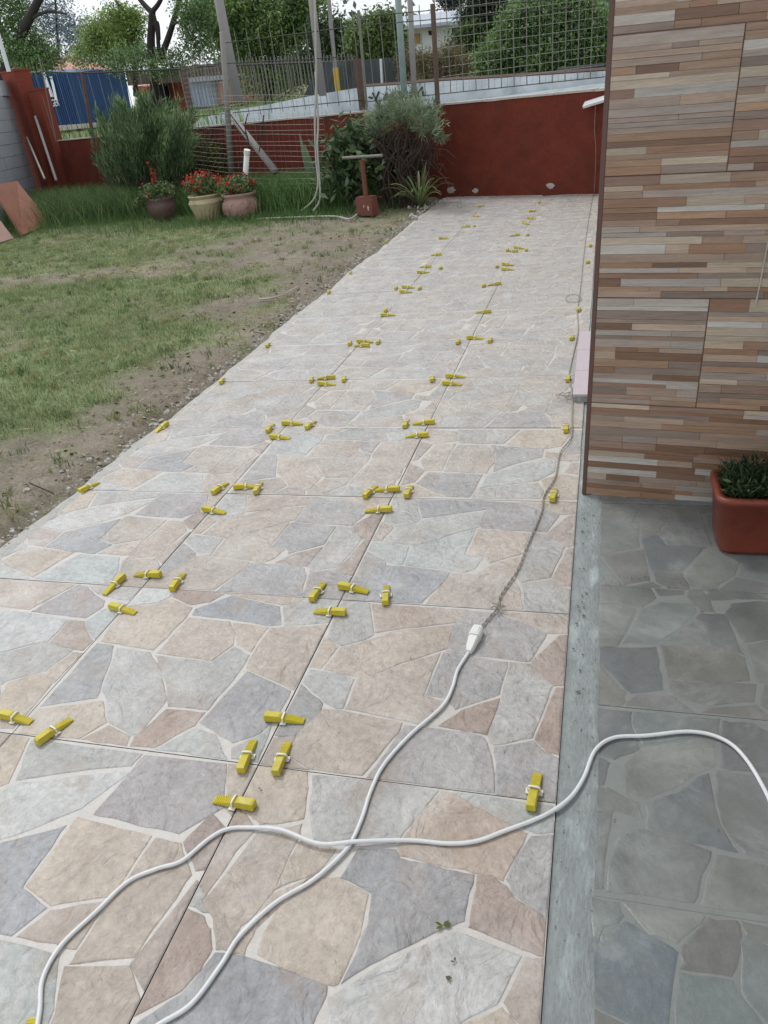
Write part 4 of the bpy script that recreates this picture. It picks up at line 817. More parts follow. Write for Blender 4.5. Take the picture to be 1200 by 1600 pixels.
# grey block wall down the left side of the yard
def greywall():
    t = thing('block_wall', 'grey block wall down the left side of the yard', 'wall', (0, 0, 0))
    a = back(28, 150) + BN * -.15 - BD * .02; a.z = 0; b = Vector((-8.05, 8.3, 0)); d = (b - a); L = d.length; d.normalize(); n = Vector((d.y, -d.x, 0)); n = n if n.x < 0 else -n
    L += 1.5
    ang = math.atan2(d.y, d.x)
    M = Matrix.Translation(a) @ Matrix.Rotation(ang, 4, 'Z')
    s = -1 if (Matrix.Rotation(ang, 4, 'Z') @ Vector((0, 1, 0))).x > 0 else 1
    core = MB().box(0, L, *(sorted((s * .02, s * .16))), -.1, 1.88, M=M); core.build('core', M_JOINT, t)
    k = 0; base = None
    for r in range(10):
        x = 0 if r % 2 else -.2
        while x < L:
            x0, x1 = max(x, 0), min(x + .39, L)
            if x1 - x0 > .05:
                if x == x0 and x1 == x + .39 and base is not None: o = base.copy(); COL.objects.link(o)
                else:
                    ys = sorted((0, s * .03)); o = MB().box(0, x1 - x0, *ys, 0, .182).build('block', M_BLOCK, t)
                    if x1 - x0 > .38 and base is None: base = o
                o.location = M @ Vector((x0, s * random.uniform(0, .008), r * .188)); o.rotation_euler = (0, 0, ang)
            x += .4
    MB().box(-.02, .42, *sorted((-s * .02, s * .2)), 1.88, 2.12, M=M).build('end_cap', M_BLOCK, t)
    return a, d
ga, gd = greywall()
p0 = back(14, 112, -.3); p1 = back(-4, 50, -.3)
tag(MB().tube([p0, p1 + (p1 - p0) * .8], .035, 8).build('wall_post', M_WHITE), 'white pipe post rising from the top of the grey block wall', 'post')
def leanstick(pa, da, pb, db, r, m, name, lab, cat):
    a, b = back(*pa, da), back(*pb, db); tag(MB().tube([a, b], r, 6).build(name, m), lab, cat)
leanstick((55, 182), -.14, (88, 282), -.75, .022, M_WOODG, 'wooden_lath', 'thin grey lath leaning against the shorter red pillar', 'lath')
leanstick((42, 215), -.3, (70, 280), -.9, .02, M_IRONL, 'metal_rod', 'grey rod leaning at the corner of grey wall and red pillar', 'rod')
# terracotta boards leaning at the left
def slab(name, P, th, m, lab, cat):
    P = [Vector(p) for p in P]; nrm = (P[1] - P[0]).cross(P[3] - P[0]).normalized() * th
    tag(MB().add([p for p in P] + [p + nrm for p in P], [(0, 3, 2, 1), (4, 5, 6, 7), (0, 1, 5, 4), (1, 2, 6, 5), (2, 3, 7, 6), (3, 0, 4, 7)]).build(name, m), lab, cat)
b1, b2 = onz(77, 350), onz(33, 369); u = Vector(CAM_LOC)
def atdepth(px, py, ref, k=0):   # the point on pixel ray at the same distance as ref plus k metres
    q = ray(px, py); return Vector(CAM_LOC) + q * ((ref - Vector(CAM_LOC)).length / q.length * 1.0 + k / q.length)
slab('clay_board', [b2, b1, atdepth(24, 284, b1, .28), atdepth(-16, 292, b2, .30)], .03, M_BOARD, 'terracotta coloured board leaning against the grey block wall', 'board')
b3, b4 = onz(19, 374), onz(-25, 388)
slab('clay_board', [b4, b3, atdepth(-8, 338, b3, .15), atdepth(-50, 345, b4, .15)], .03, M_BOARDP, 'paler pink board lying in front of the terracotta board at the left edge', 'board')

# ================================================================== POTS
def impatiens(parent, base, r, h, n, reds, name='foliage'):
    P = inball(n, (base[0], base[1], base[2] + h * .45), (r, r, h * .6), .2); P[:, 2] = np.maximum(P[:, 2], base[2] - .02)
    V, F = leaf_quads(P, .045, .5, .1); o = fast(name, V, F, palette(n, ['4f6340', '667a4e', '41543a', '7f8f5e'], .2), M_LEAF, parent, 'stuff')
    k = reds; P = inball(k, (base[0], base[1], base[2] + h * .62), (r * .95, r * .95, h * .55), .75); P[:, 2] = np.maximum(P[:, 2], base[2] + .02)
    P = np.repeat(P, 4, 0) + RNG.normal(0, .008, (k * 4, 3)); V, F = leaf_quads(P, .034, .9, 0); fast('flowers', V, F, palette(k * 4, ['b8433a', 'c4524a', 'a5342e', 'cc6a52'], .12), M_LEAF, parent, 'stuff')
def pot(px, py, prof, m, mname, lab, r, plant, flute=0, f0=0, f1=9, hh=None):
    p = onz(px, py); p.z = lawnz(np.array([p.x]), np.array([p.y]))[0] + .008; t = thing('flower_pot', lab, 'flower pot', p, 'flower pots in a row at the back of the lawn')
    MB().lathe(prof, 40, flute, f0, f1).build('pot', m, t, smooth=flute == 0)
    zt = prof[-1][1]; rin = prof[-1][0]
    MB().add([(rin * 1.05 * math.cos(a), rin * 1.05 * math.sin(a), zt + .002) for a in np.linspace(0, 6.1, 20)], [tuple(range(20))]).build('soil', M_EARTH, t)
    return t, p
s = 1 / 120.
# scale at the pots: metres per pixel
mp_ = mpp(onz(325, 348)); print('mpp pots', mp_)
def prof(l): return [(a * mp_, b * mp_) for a, b in l]
t1, q1 = pot(258, 345, prof([(14, 0), (17, 2), (22, 10), (24, 18), (23, 26), (20, 32), (22, 35), (20, 36), (18, 33)]), M_POTB, '', 'dark brown round pot with straggly red salvia, leftmost of three pots', .2, 1)
impatiens(t1, (-.02, 0, 34 * mp_), .26, .22, 700, 5)
impatiens(t1, (-.26, -.02, 26 * mp_), .13, .16, 260, 7, 'drooping_foliage')
mbs = MB(); mbs.tube([(-.02, 0, .3), (-.03, 0, .55)], .006, 5); mbs.build('flower_stalk', M_DRYSTEM, t1)
P = np.array([-.03, 0, .52]) + RNG.normal(0, 1, (60, 3)) * np.array([.02, .02, .07]); V, F = leaf_quads(P, .035, .8); fast('flower_spike', V, F, palette(60, ['a82f2a', 'b93a30', '8f2825'], .1), M_LEAF, t1, 'stuff')
t2, q2 = pot(327, 344, prof([(16, 0), (18, 2), (19, 6), (25, 20), (27, 26), (25, 30), (23, 32), (26, 36), (25, 38), (22, 36)]), M_POTY, '', 'cream fluted pot full of small red flowers, middle of three pots', .2, 1, .035, 0, 19 * mp_)
impatiens(t2, (0, 0, 37 * mp_), .25, .24, 1000, 70)
t3, q3 = pot(380, 341, prof([(19, 0), (21, 2), (26, 9), (28, 17), (27, 24), (24, 29), (23, 31), (27, 34), (27, 37), (24, 36)]), M_POTP, '', 'pinkish clay pot with embossed rings and red flowers, rightmost of three pots', .2, 1)
impatiens(t3, (0, 0, 36 * mp_), .27, .2, 900, 42)
for k in range(12):      # embossed rings round the belly
    a = k / 12 * 6.283; rr_ = 28.2 * mp_; cz = 16 * mp_; ring = []
    for w in np.linspace(0, 6.283, 13):
        th = a + math.cos(w) * .19; z = cz + math.sin(w) * 8 * mp_; rad = (28.4 - abs(z - cz) / mp_ * .18) * mp_; ring.append((rad * math.cos(th), rad * math.sin(th), z))
    MB().tube(ring, .005, 4).build('embossed_ring', M_POTP, t3)
# white pvc pipe standing behind the pots
pa = back(382, 300, -1.3); pb = back(386, 236, -1.3); pv = thing('pvc_pipe', 'white pvc pipe standing upright behind the pink pot', 'pipe', (0, 0, 0)); d = (pb - pa)
MB().tube([pa - d * .5, pb], .034, 12).build('pipe', M_PVC, pv, smooth=True); MB().tube([pb - d * .08, pb + d * .03], .040, 12).build('collar', M_PVC, pv)

# ================================================================== GARDEN PLANTS
def gz(x, y): return float(lawnz(np.array([x]), np.array([y]))[0])
def grassclump(name, pts, h, n, cols, lab, cat, w=.012, lean=.5, kind='stuff'):
    P = []
    for (px, py, d, sx, sy), m in pts:
        c = back(px, py, d); x = c.x + RNG.normal(0, sx, m) * BD.x + RNG.normal(0, sy, m) * BN.x; y = c.y + RNG.normal(0, sx, m) * BD.y + RNG.normal(0, sy, m) * BN.y; P.append(np.stack([x, y, np.zeros(m) - .03], 1))
    P = np.concatenate(P); k = walln(P[:, 0], P[:, 1]) < -.06; P = P[k]; V, F = blades(P, h, w, lean); c = palette(len(P), cols, .2)
    return tag(fast(name, V, F, np.concatenate([c, c, c]), M_LEAF), lab, cat, kind=kind)
grassclump('tall_grass', [((75, 320, -.9, .45, .3), 3600), ((120, 310, -1.1, .6, .4), 7200), ((170, 318, -1.1, .5, .4), 6000), ((205, 330, -1.15, .3, .25), 2600)], .40, 0, ['4d6540', '5c7847', '415839', '6c8655', '7f9264'], 'dense tall grass growing at the foot of the wall left of the pots', 'grass', w=.008, lean=.75)
grassclump('tall_grass', [((430, 300, -.65, .4, .22), 5200), ((480, 300, -.65, .4, .22), 5200), ((520, 310, -.6, .25, .2), 2600), ((400, 310, -.7, .3, .2), 2200), ((340, 320, -.7, .5, .2), 2600)], .42, 0, ['50703f', '63894b', '466138', '76965a', '879d67'], 'tall bright grass behind wire mesh right of the pots', 'grass', w=.007, lean=.7)
grassclump('edge_grass', [((300, 345, -1.75, .9, .1), 1800), ((480, 335, -1.2, .7, .2), 3000), ((120, 345, -1.9, .9, .12), 3000)], .13, 0, ['46653c', '588046', '6d8050'], 'short fringe of grass at the foot of the pots', 'grass', w=.006, lean=.9)
# feathery dark shrub, upright sprays
def spray_shrub():
    t = thing('feathery_shrub', 'dark feathery upright shrub against the wall behind the pots', 'shrub', (0, 0, 0))
    st = MB(); L = []; LD = []; rn = random.Random(5)
    for k in range(120):
        bx, by, d = rn.uniform(185, 290), 320, -rn.uniform(.15, 1.0); a = back(bx, by, d); a.z = 0
        tx = bx + rn.uniform(-1, .75) * 42 - 6; ty = rn.uniform(150, 240) + abs(tx - 225) * .2; b = back(tx, ty, d + rn.uniform(-.3, .1)); mid = (a + b) / 2 + Vector((rn.uniform(-.1, .1), 0, .12))
        ln = smoothline([a, mid, b], 7); st.tube(ln, [.010 * (1 - i / 16) for i in range(len(ln))], 4)
        for i in range(5, len(ln)):
            m = 26; L.append(np.array(ln[i]) + RNG.normal(0, .035, (m, 3))); dd = np.array((ln[i] - ln[i - 1]).normalized()); LD.append(dd + RNG.normal(0, .28, (m, 3)))
    st.build('stems', M_DRYSTEM, t); P = np.concatenate(L); V, F = leaf_quads(P, .11, .08, D=np.concatenate(LD)); 
    hgt = (P[:, 2] / P[:, 2].max())
    fast('foliage', V, F, palette(len(P), ['536a47', '688059', '405238', '7f956c'], .2), M_LEAF, t)
spray_shrub()
# bare stem bits among the shrub and yellowing creeper on the wall
cr = thing('creeper', 'yellow-green creeper on the wall right of the feathery shrub', 'creeper', (0, 0, 0))
cc = [(back(310, 240, -.25), (.35, .2, .35), 900), (back(335, 250, -.3), (.25, .2, .3), 500), (back(300, 275, -.4), (.35, .25, .25), 700)]
crown('foliage', M_LEAF, cc, .055, ['4b4f2c', '5d5c31', '3d4a2b', '6d6a3c'], cr)
# broad glossy shrub
gs = thing('glossy_shrub', 'glossy broad-leaved shrub left of the wiry bush', 'shrub', (0, 0, 0)); mb = MB()
for k in range(26):
    a = back(550 + random.uniform(-22, 22), 310, -.75); a.z = 0; b = back(548 + random.uniform(-34, 34), random.uniform(205, 275), -.75 + random.uniform(-.25, .2)); mb.tube([a, (a + b) / 2 + Vector((random.uniform(-.1, .1), 0, 0)), b], .007, 4)
mb.build('stems', M_DRYSTEM, gs)
crown('foliage', M_LEAF, [(back(548, 232, -.75), (.30, .25, .28), 700), (back(540, 265, -.8), (.26, .2, .25), 420), (back(580, 250, -.8), (.2, .2, .3), 350)], .11, ['43573a', '384a31', '5a6f49', '7d8f70'], gs, aspect=.42, clump=6)
# wiry grey bush with a dark stem thicket
wb = thing('wiry_bush', 'wide grey-green bush on a thicket of bare dark stems beside the path end', 'bush', (0, 0, 0)); mb = MB(); rn = random.Random(14)
for k in range(170):
    a = back(625 + rn.uniform(-28, 34), 308, -.4 - rn.uniform(0, .35)); a.z = -.02; tx = 628 + rn.uniform(-54, 52); b = back(tx, 185 + rn.uniform(0, 45) + abs(tx - 628) * .25, -.55 + rn.uniform(-.4, .35)); m1 = a.lerp(b, .4) + Vector((rn.uniform(-.16, .16), rn.uniform(-.1, .1), rn.uniform(-.05, .1))); m2 = a.lerp(b, .75) + Vector((rn.uniform(-.12, .12), rn.uniform(-.1, .1), .06))
    mb.tube(smoothline([a, m1, m2, b], 4), [.011 * (1 - i / 17) for i in range(13)], 4)
for k in range(120):
    c = back(628 + rn.uniform(-55, 62), rn.uniform(215, 300), -.55 + rn.uniform(-.3, .2)); e = c + Vector((rn.uniform(-.25, .25), rn.uniform(-.1, .1), rn.uniform(-.2, .15))); mb.tube([c, (c + e) / 2 + Vector((0, 0, .04)), e], .004, 3)
mb.build('stems', M_DRYSTEM, wb)
def capfoliage():
    k = 150; w = RNG.uniform(-1, 1, k); px = 630 + w * 50; py = 197 - 17 * (1 - w ** 2) + RNG.normal(0, 9, k) + np.abs(w) * 9
    Cc = np.array([back(a, b, c) for a, b, c in zip(px, py, -.55 + RNG.uniform(-.45, .35, k))]); ax = RNG.normal(0, .6, (k, 3)); ax[:, 2] += .7; ax[:, 0] += w * .5; ax /= np.linalg.norm(ax, axis=1, keepdims=True)
    m = 42; t = RNG.uniform(0, 1, (k, m, 1)); P = (Cc[:, None] + ax[:, None] * t * RNG.uniform(.08, .26, (k, 1, 1)) + RNG.normal(0, .018, (k, m, 3))).reshape(-1, 3); D = np.repeat(ax, m, 0) + RNG.normal(0, .55, (k * m, 3))
    V, F = leaf_quads(P, .075, .12, D=D); c = np.repeat(palette(k, ['74846a', '88977b', '5f6e57', '9aa68c', '6c7758'], .12), m, 0) * (1 + RNG.normal(0, .1, (k * m, 1))); fast('foliage', V, F, np.clip(c, .01, 1), M_LEAF, wb)
    n = 1500; P = inball(n, back(625, 255, -.5), (.40, .25, .36), .1); V, F = leaf_quads(P, .07, .16); fast('dead_foliage', V, F, palette(n, ['3a332d', '2d2824', '4b4238'], .2), M_LEAF, wb)
capfoliage()
# strap-leaved plants
def strap(name, px, py, d, n, L, cols, lab, cat, w=.022, spread=.75):
    c = onz(px, py); c.z = 0; mb = MB(); rn = random.Random(n); t = thing(name, lab, cat, c)
    for k in range(n):
        a = rn.uniform(0, 6.283); ln = L * rn.uniform(.65, 1.15); sp = spread * rn.uniform(.3, 1.1); pts = []; dx = Vector((math.cos(a), math.sin(a), 0)); sd_ = Vector((-dx.y, dx.x, 0))
        for i in range(7):
            q = i / 6; pts.append(dx * (ln * sp * q) + Vector((0, 0, ln * (1.05 * q - .95 * sp * q * q))))
        vs = []
        for i, p in enumerate(pts): ww = w * .5 * math.sin(math.pi * (.15 + .85 * (1 - i / 6))) ; vs += [p - sd_ * ww, p + Vector((0, 0, -ww * .5)), p + sd_ * ww]
        fs = [(i * 3 + j, i * 3 + j + 1, i * 3 + j + 4, i * 3 + j + 3) for i in range(6) for j in range(2)]
        MB().add(vs, fs, tuple(v * rn.uniform(.8, 1.2) for v in lin(rn.choice(cols)))).build('leaf', M_LEAF, t)
strap('spider_plant', 657, 324, 0, 52, .58, ['a3ad7e', '7f935c', 'bcc09a', '6a7f4c'], 'variegated strap-leaved plant at the left corner of the path end', 'plant')
strap('agapanthus', 575, 312, 0, 34, .36, ['35442d', '46563a', '2b3825'], 'dark strap-leaved plant under the glossy shrub', 'plant', w=.03)
strap('agapanthus', 612, 308, 0, 30, .36, ['35442d', '4b5340', '2b3825'], 'dark strap-leaved plant under the wiry bush', 'plant', w=.025)
ag = thing('agave', 'pale upright agave leaves in the tall grass by the wall', 'plant', back(482, 262, -.6) * 1)
for dx_, h_, w_ in ((-9, 62, 7), (0, 44, 10), (6, 30, 8)):
    a = back(486 + dx_ * .3, 275, -.6); tp = back(476 + dx_, 268 - h_, -.6); s_ = BD * w_ * .5 * .0105; vs = []
    for i in range(6):
        q = i / 5; p = a.lerp(tp, q) - ag.location; ww = s_ * (1 - q ** 2.2) * 1.4; vs += [p - ww, p - BN * .02 * (1 - q), p + ww]
    MB().add(vs, [(i * 3 + j, i * 3 + j + 1, i * 3 + j + 4, i * 3 + j + 3) for i in range(5) for j in range(2)], lin('7e9274')).build('leaf', M_LEAF, ag)

# edging bricks between bed and lawn
ed = thing('bed_edging', 'low brick edging in front of the planted bed', 'edging', (0, 0, 0))
ea, eb = onz(500, 322), onz(643, 318); dv = (eb - ea); n_ = 8
for k in range(n_):
    p = ea.lerp(eb, k / n_); q = ea.lerp(eb, (k + .95) / n_); yaw_ = math.atan2(dv.y, dv.x); M = Matrix.Translation(p) @ Matrix.Rotation(yaw_ + random.uniform(-.06, .06), 4, 'Z')
    MB().box(0, (q - p).length, 0, .10, -.03, .075 + random.uniform(-.02, .02), M=M).build('brick', M_BRICK, ed)
# red bladed tamper tool
tl = thing('hand_tamper', 'red block-headed tamper with rusty handle and long cross bar standing on the lawn edge', 'tool', (0, 0, 0))
c = onz(571, 338); sc_ = mpp(c); R_ = BD
def tb(pts, w): return None
q0 = [c + R_ * (-18 * sc_), c + R_ * (17 * sc_)]
dep = BN * .035
vs = []
for off in (Vector((0, 0, 0)), BN * .12):
    vs += [q0[0] + off, q0[1] + off, c + R_ * (15 * sc_) + off * .9 + Vector((0, 0, 29 * sc_)), c + R_ * (-17 * sc_) + off * .9 + Vector((0, 0, 28 * sc_))]
o = MB().add(vs, [(0, 1, 2, 3), (5, 4, 7, 6), (0, 4, 5, 1), (1, 5, 6, 2), (2, 6, 7, 3), (3, 7, 4, 0)]).build('block_head', M_REDBLK, tl)
bm = bmesh.new(); bm.from_mesh(o.data); bmesh.ops.bevel(bm, geom=bm.edges[:], offset=.008, segments=2, affect='EDGES'); bm.to_mesh(o.data); bm.free()
hc = c + BN * .05; MB().tube([hc + Vector((0, 0, 26 * sc_)), hc + Vector((0, 0, 80 * sc_))], .028, 10).build('handle', M_RUSTP, tl)
MB().tube([hc + R_ * (-38 * sc_) + Vector((0, 0, 84 * sc_)), hc + R_ * (40 * sc_) + Vector((0, 0, 84 * sc_))], .016, 8).build('cross_bar', M_IRONL, tl)
# rubble at the plant corner
rb = MB(); rn = random.Random(2)
for k in range(38):
    p = onz(rn.uniform(640, 668), rn.uniform(320, 345)); s_ = rn.uniform(.015, .05)
    if p.x > PEDGE - .02: continue
    M = Matrix.Translation(p + Vector((0, 0, s_ * .3))) @ Matrix.Rotation(rn.uniform(0, 6), 4, (rn.random(), rn.random(), 1)); rb.box(-s_ / 2, s_ / 2, -s_ / 3, s_ / 3, -s_ / 3, s_ / 3, M=M)
tag(rb.build('broken_tile_rubble', M_RUBBLE), 'small pile of broken rubble by the strap-leaved plant', 'rubble', kind='stuff')

# ================================================================== WIRE MESH PANELS, POSTS IN THE GARDEN
def wiremesh(name, tl_, tr_, br_, bl_, d, nu, nv, r, lab, m=None, top_d=None):
    mb = MB(); P = [back(*q, d) for q in (tl_, tr_, br_, bl_)]
    for i in range(nu + 1):
        a, b = P[0].lerp(P[1], i / nu), P[3].lerp(P[2], i / nu); mid = (a + b) / 2 + BN * random.uniform(-.02, .02); mb.tube([a, mid, b], r, 3, cap=False)
    for j in range(nv + 1):
        a, b = P[0].lerp(P[3], j / nv), P[1].lerp(P[2], j / nv); mb.tube([a, (a + b) / 2 + Vector((0, 0, random.uniform(-.015, .015))), b], r, 3, cap=False)
    return tag(mb.build(name, m or M_WIRE), lab, 'wire mesh')
wiremesh('wire_mesh', (345, 150), (500, 150), (520, 318), (362, 318), -.95, 18, 20, .0016, 'square wire mesh hanging between the leaning pole and the hose')
wiremesh('wire_mesh', (284, 108), (345, 95), (358, 270), (300, 262), -.6, 7, 22, .0016, 'square wire mesh left of the thin leaning pole')
def post(name, a, b, r0, r1, d, m, lab, cat='pole', n=8, db=None):
    A_, B_ = back(*a, d), back(*b, d if db is None else db); return tag(MB().tube([A_, B_], [r0, r1], n).build(name, m, None, smooth=True), lab, cat)
post('garden_pole', (347, 50), (362, 268), .035, .045, -.7, M_WOODG, 'thin grey pole in the garden in front of the wall, holding wire mesh', 'pole')
post('timber_brace', (357, 176), (430, 268), .045, .05, -.45, M_WOODG, 'grey timber brace slanting down from the thin garden pole', 'brace', 5, -.9)
dryb = thing('dry_branch', 'dead forked branch propped beside the timber brace', 'branch', (0, 0, 0))
mb = MB(); mb.tube(smoothline([back(372, 265, -.8), back(388, 230, -.8), back(383, 200, -.8), back(387, 178, -.8)], 4), [.016 - .0008 * i for i in range(13)], 5); mb.build('stem', M_BARK, dryb)
mb = MB(); mb.tube(smoothline([back(385, 212, -.8), back(372, 195, -.82), back(355, 172, -.85)], 4), [.011 - .0008 * i for i in range(9)], 5); mb.tube([back(404, 245, -.8), back(410, 200, -.8), back(412, 180, -.8)], .008, 4); mb.build('twig', M_BARK, dryb)
# hose hanging from the utility pole and looping at the ground
hs = thing('hose', 'pale hose hanging down the utility pole and looping into the grass', 'hose', (0, 0, 0))
h1 = smoothline([back(491, -40, -1.0), back(493, 60, -1.0), back(494, 130, -1.0), back(492, 190, -1.05), back(494, 250, -1.1), back(497, 285, -1.15), back(490, 312, -1.2), back(470, 330, -1.2)], 6)
h2 = smoothline([back(493, 112, -.98), back(497, 190, -1.03), back(496, 230, -1.1), back(500, 290, -1.15), back(499, 315, -1.2), back(489, 330, -1.25)], 6)
MB().tube(h1, .012, 6).build('hose_run', M_HOSE, hs, smooth=True); MB().tube(h2, .012, 6).build('hose_loop', M_HOSE, hs, smooth=True)
h3 = smoothline([onz(400, 342, .02), onz(450, 340, .02), onz(520, 338, .02), onz(548, 342, .02), onz(565, 326, .02)], 6); MB().tube(h3, .011, 6).build('hose_end', M_HOSE, hs, smooth=True)
# board and hook at the right end of the wall
bt = back(931, 158, -.05)
tag(MB().box(-.13, .13, -.05, .04, -.012, .012, M=Matrix.Translation(bt) @ Matrix.Rotation(math.atan2(BD.y, BD.x), 4, 'Z') @ Matrix.Rotation(-.18, 4, 'Y') @ Matrix.Rotation(.5, 4, 'X')).build('white_board', M_WHITE), 'small white board tilted at the top right end of the red wall', 'board')

# ================================================================== IRON FENCE ON THE GARDEN WALL
fence = thing('iron_fence', 'spiked iron railing fence standing on the left part of the red wall', 'fence', (0, 0, 0))
def bar(mb, a, b, r, n=4): mb.tube([a, b], r, n); return mb
def pickets(x0, x1, dx, top, bot, d, r, m, parent, tip=True, name='picket', jit=0):
    x = x0; k = 0
    while x <= x1:
        a = back(x, bot(x), d); tx = x - (bot(x) - top(x)) * vslope(x) + random.uniform(-jit, jit); b = back(tx, top(x), d)
        b = Vector((a.x + (b.x - a.x) * 1, a.y + (b.y - a.y) * 1, b.z))
        MB().tube([a, a.lerp(b, .93), b], [r, r, r * .25 if tip else r], 4).build(name, m, parent); x += dx; k += 1
def vslope(x): return (840 - x) / 2450          # how plumb lines lean in the photograph
lt = lambda a, b: (lambda x: a[1] + (b[1] - a[1]) * (x - a[0]) / (b[0] - a[0]))
pickets(86, 300, 15.2, lt((86, 92), (300, 68)), lt((86, 216), (300, 191)), .04, .0050, M_IRONL, fence)
pickets(79, 300, 15.2, lt((79, 118), (300, 107)), lt((86, 216), (300, 191)), .05, .0055, M_IRON, fence, tip=False)
pickets(320, 560, 17.5, lt((320, 52), (560, 28)), lt((320, 188), (560, 163)), .04, .0050, M_IRONL, fence)
for nm, p, q, r in (('rail', (62, 112), (124, 114), .009), ('rail', (118, 115), (292, 107), .012), ('rail', (95, 205), (303, 186), .006), ('rail', (345, 68), (563, 40), .006), ('rail', (305, 182), (566, 156), .006), ('rail', (300, 102), (560, 88), .006)):
    bar(MB(), back(*p, .03), back(*q, .03), r, 5).build(nm, M_IRON, fence)
bar(MB(), back(303, 192, .02), back(286, 104, .02), .04, 4).build('end_post', M_BROWN, fence)
bar(MB(), back(145, 214, .02), back(128, 112, .02), .035, 4).build('end_post', M_BROWN, fence)
bar(MB(), back(88, 222, .01), back(62, 92, .01), .011, 4).build('end_post', M_IRONL, fence)
# taller grid fence right of the bush
grid = thing('grid_fence', 'tall iron bar and wire grid fence on the right part of the red wall', 'fence', (0, 0, 0))
pickets(566, 940, 19.8, lambda x: -30 if x > 690 else lt((566, 18), (690, 5))(x), lt((566, 160), (940, 122)), .05, .0048, M_IRONL, grid, tip=False, name='bar')
for ya, yb in ((160, 120), (40, 8), (26, -8)):
    bar(MB(), back(563, ya, .05), back(945, yb, .05), .005, 5).build('rail', M_IRON, grid)
wm = MB()
for k in range(13):
    ya = 142 - k * 15; bar(wm, back(690, ya + 8, .06), back(945, ya - 26, .06), .0019, 3)
for k in range(26):
    x = 694 + k * 9.9; bar(wm, back(x, 148 - (x - 690) * .11, .06), back(x - 150 * vslope(x), -30, .06), .0017, 3)
wm.build('wire_grid', M_WIRE, grid)
wm = MB()
for k in range(20):
    x = 308 + k * 13; bar(wm, back(x, 186 - (x - 308) * .1, .07), back(x - 90 * vslope(x), 80 - (x - 308) * .1, .07), .0018, 3)
wm.build('wire_grid', M_WIRE, fence)
bar(MB(), back(684, 163, 0), back(676, 6, 0), .03, 6).build('fence_post', M_BROWN, grid)
bar(MB(), back(568, 172, .08), back(559, 92, .08), .055, 6).build('stump_post', M_BROWN, grid)
bar(MB(), back(573, 168, .0), back(560, 16, .0), .018, 6).build('pipe_post', M_IRONL, grid)

# poles on the street side
post('utility_pole', (372, 158), (336, -30), .082, .072, 1.2, M_WOODG, 'thick grey utility pole leaning left behind the thin garden pole', n=14)
post('utility_pole', (504, 150), (484, -30), .058, .052, 1.6, M_WOODG, 'grey pole behind the fence with the pale hose down its front', n=12)
yp = thing('marker_pole', 'slim grey pole with a yellow painted foot behind the fence', 'pole', (0, 0, 0))
bar(MB(), back(524, 108, 3.5), back(511, -30, 3.5), .036, 8).build('shaft', M_WOODG, yp); bar(MB(), back(529, 150, 3.5), back(524, 106, 3.5), .05, 8).build('painted_foot', M_YPOLE, yp)
post('utility_pole', (632, 152), (620, -30), .052, .047, 2.2, M_POLEG, 'green-grey pole left of the white house', n=12)
post('utility_pole', (648, 158), (639, -30), .042, .038, 2.0, M_WOODG, 'grey wooden pole just right of the green-grey pole', n=10)

# whitewashed street wall with sprayed letters
ww = thing('street_wall', 'low whitewashed wall across the street with black sprayed scrawl', 'wall', (0, 0, 0))
tops = [(300, 189), (345, 176), (420, 163), (500, 147), (560, 137), (620, 133), (690, 127), (780, 122), (860, 117), (1000, 107)]
vs = []; dist = lambda i: 3.2 - .1 * i
pp = [back(x, y, 3.0) for x, y in tops]
for p in pp:
    for off, z in ((0, .6), (0, p.z), (.18, p.z), (.18, .6)): q = p + BN * off; vs.append((q.x, q.y, z))
MB().add(vs, [(i * 4 + k, i * 4 + 4 + k, i * 4 + 5 + k, i * 4 + 1 + k) for i in range(len(pp) - 1) for k in range(3)]).build('masonry', M_WWALL, ww)
cpm = MB(); cpm.tube([p + Vector((0, 0, .015)) + BN * .05 for p in pp[4:]], .03, 4); cpm.build('coping', M_BROWN, ww)
gr = MB(); rn = random.Random(12)
def stroke(l, r=.02): gr.tube([back(x, y, 2.985) for x, y in l], r, 4)
for l in ([(582, 145), (588, 158), (592, 165)], [(592, 143), (586, 158)], [(598, 158), (603, 146), (608, 160)], [(600, 153), (607, 153)], [(612, 146), (610, 158), (617, 159), (619, 147), (613, 145)], [(621, 158), (624, 143), (628, 146), (626, 158), (621, 157)], [(634, 158), (636, 142)], [(641, 144), (640, 156), (646, 156)], [(652, 146), (656, 140), (660, 136)], [(653, 142), (652, 150), (655, 152)], [(576, 152), (582, 153)], [(590, 167), (600, 165), (604, 170)], [(660, 140), (661, 150), (664, 149)]):
    stroke(l, .016)
gr.build('sprayed_scrawl', M_BLACK, ww)
# grey-green patch and dark ledge at the right end
post('ledge_beam', (872, 112), (960, 103), .05, .05, 3.1, M_DARK, 'dark ledge beam on top of the street wall at the right', 'beam')

# far picket fence, netting
ff = thing('picket_fence', 'long thin grey picket fence across the street', 'fence', (0, 0, 0))
pickets(296, 560, 5.3, lt((296, 92), (560, 84)), lt((296, 182), (560, 138)), 5.2, .012, M_IRONL, ff)
bar(MB(), back(296, 104, 5.2), back(560, 95, 5.2), .02, 4).build('rail', M_IRON, ff)
nt_ = MB(); a, b, c_, d_ = back(498, 98, 4.4), back(640, 88, 4.4), back(640, 146, 4.4), back(470, 160, 4.4)
N_ = 14; vs = []
for i in range(N_ + 1):
    t_ = a.lerp(b, i / N_); u_ = d_.lerp(c_, i / N_); vs += [t_ + BN * .05 * math.sin(i), u_]
nt_.add(vs, [(2 * i, 2 * i + 1, 2 * i + 3, 2 * i + 2) for i in range(N_)])
nn = thing('netting_fence', 'dark shade netting fence below the bushes across the street', 'fence', (0, 0, 0)); nt_.build('netting', M_NET, nn)
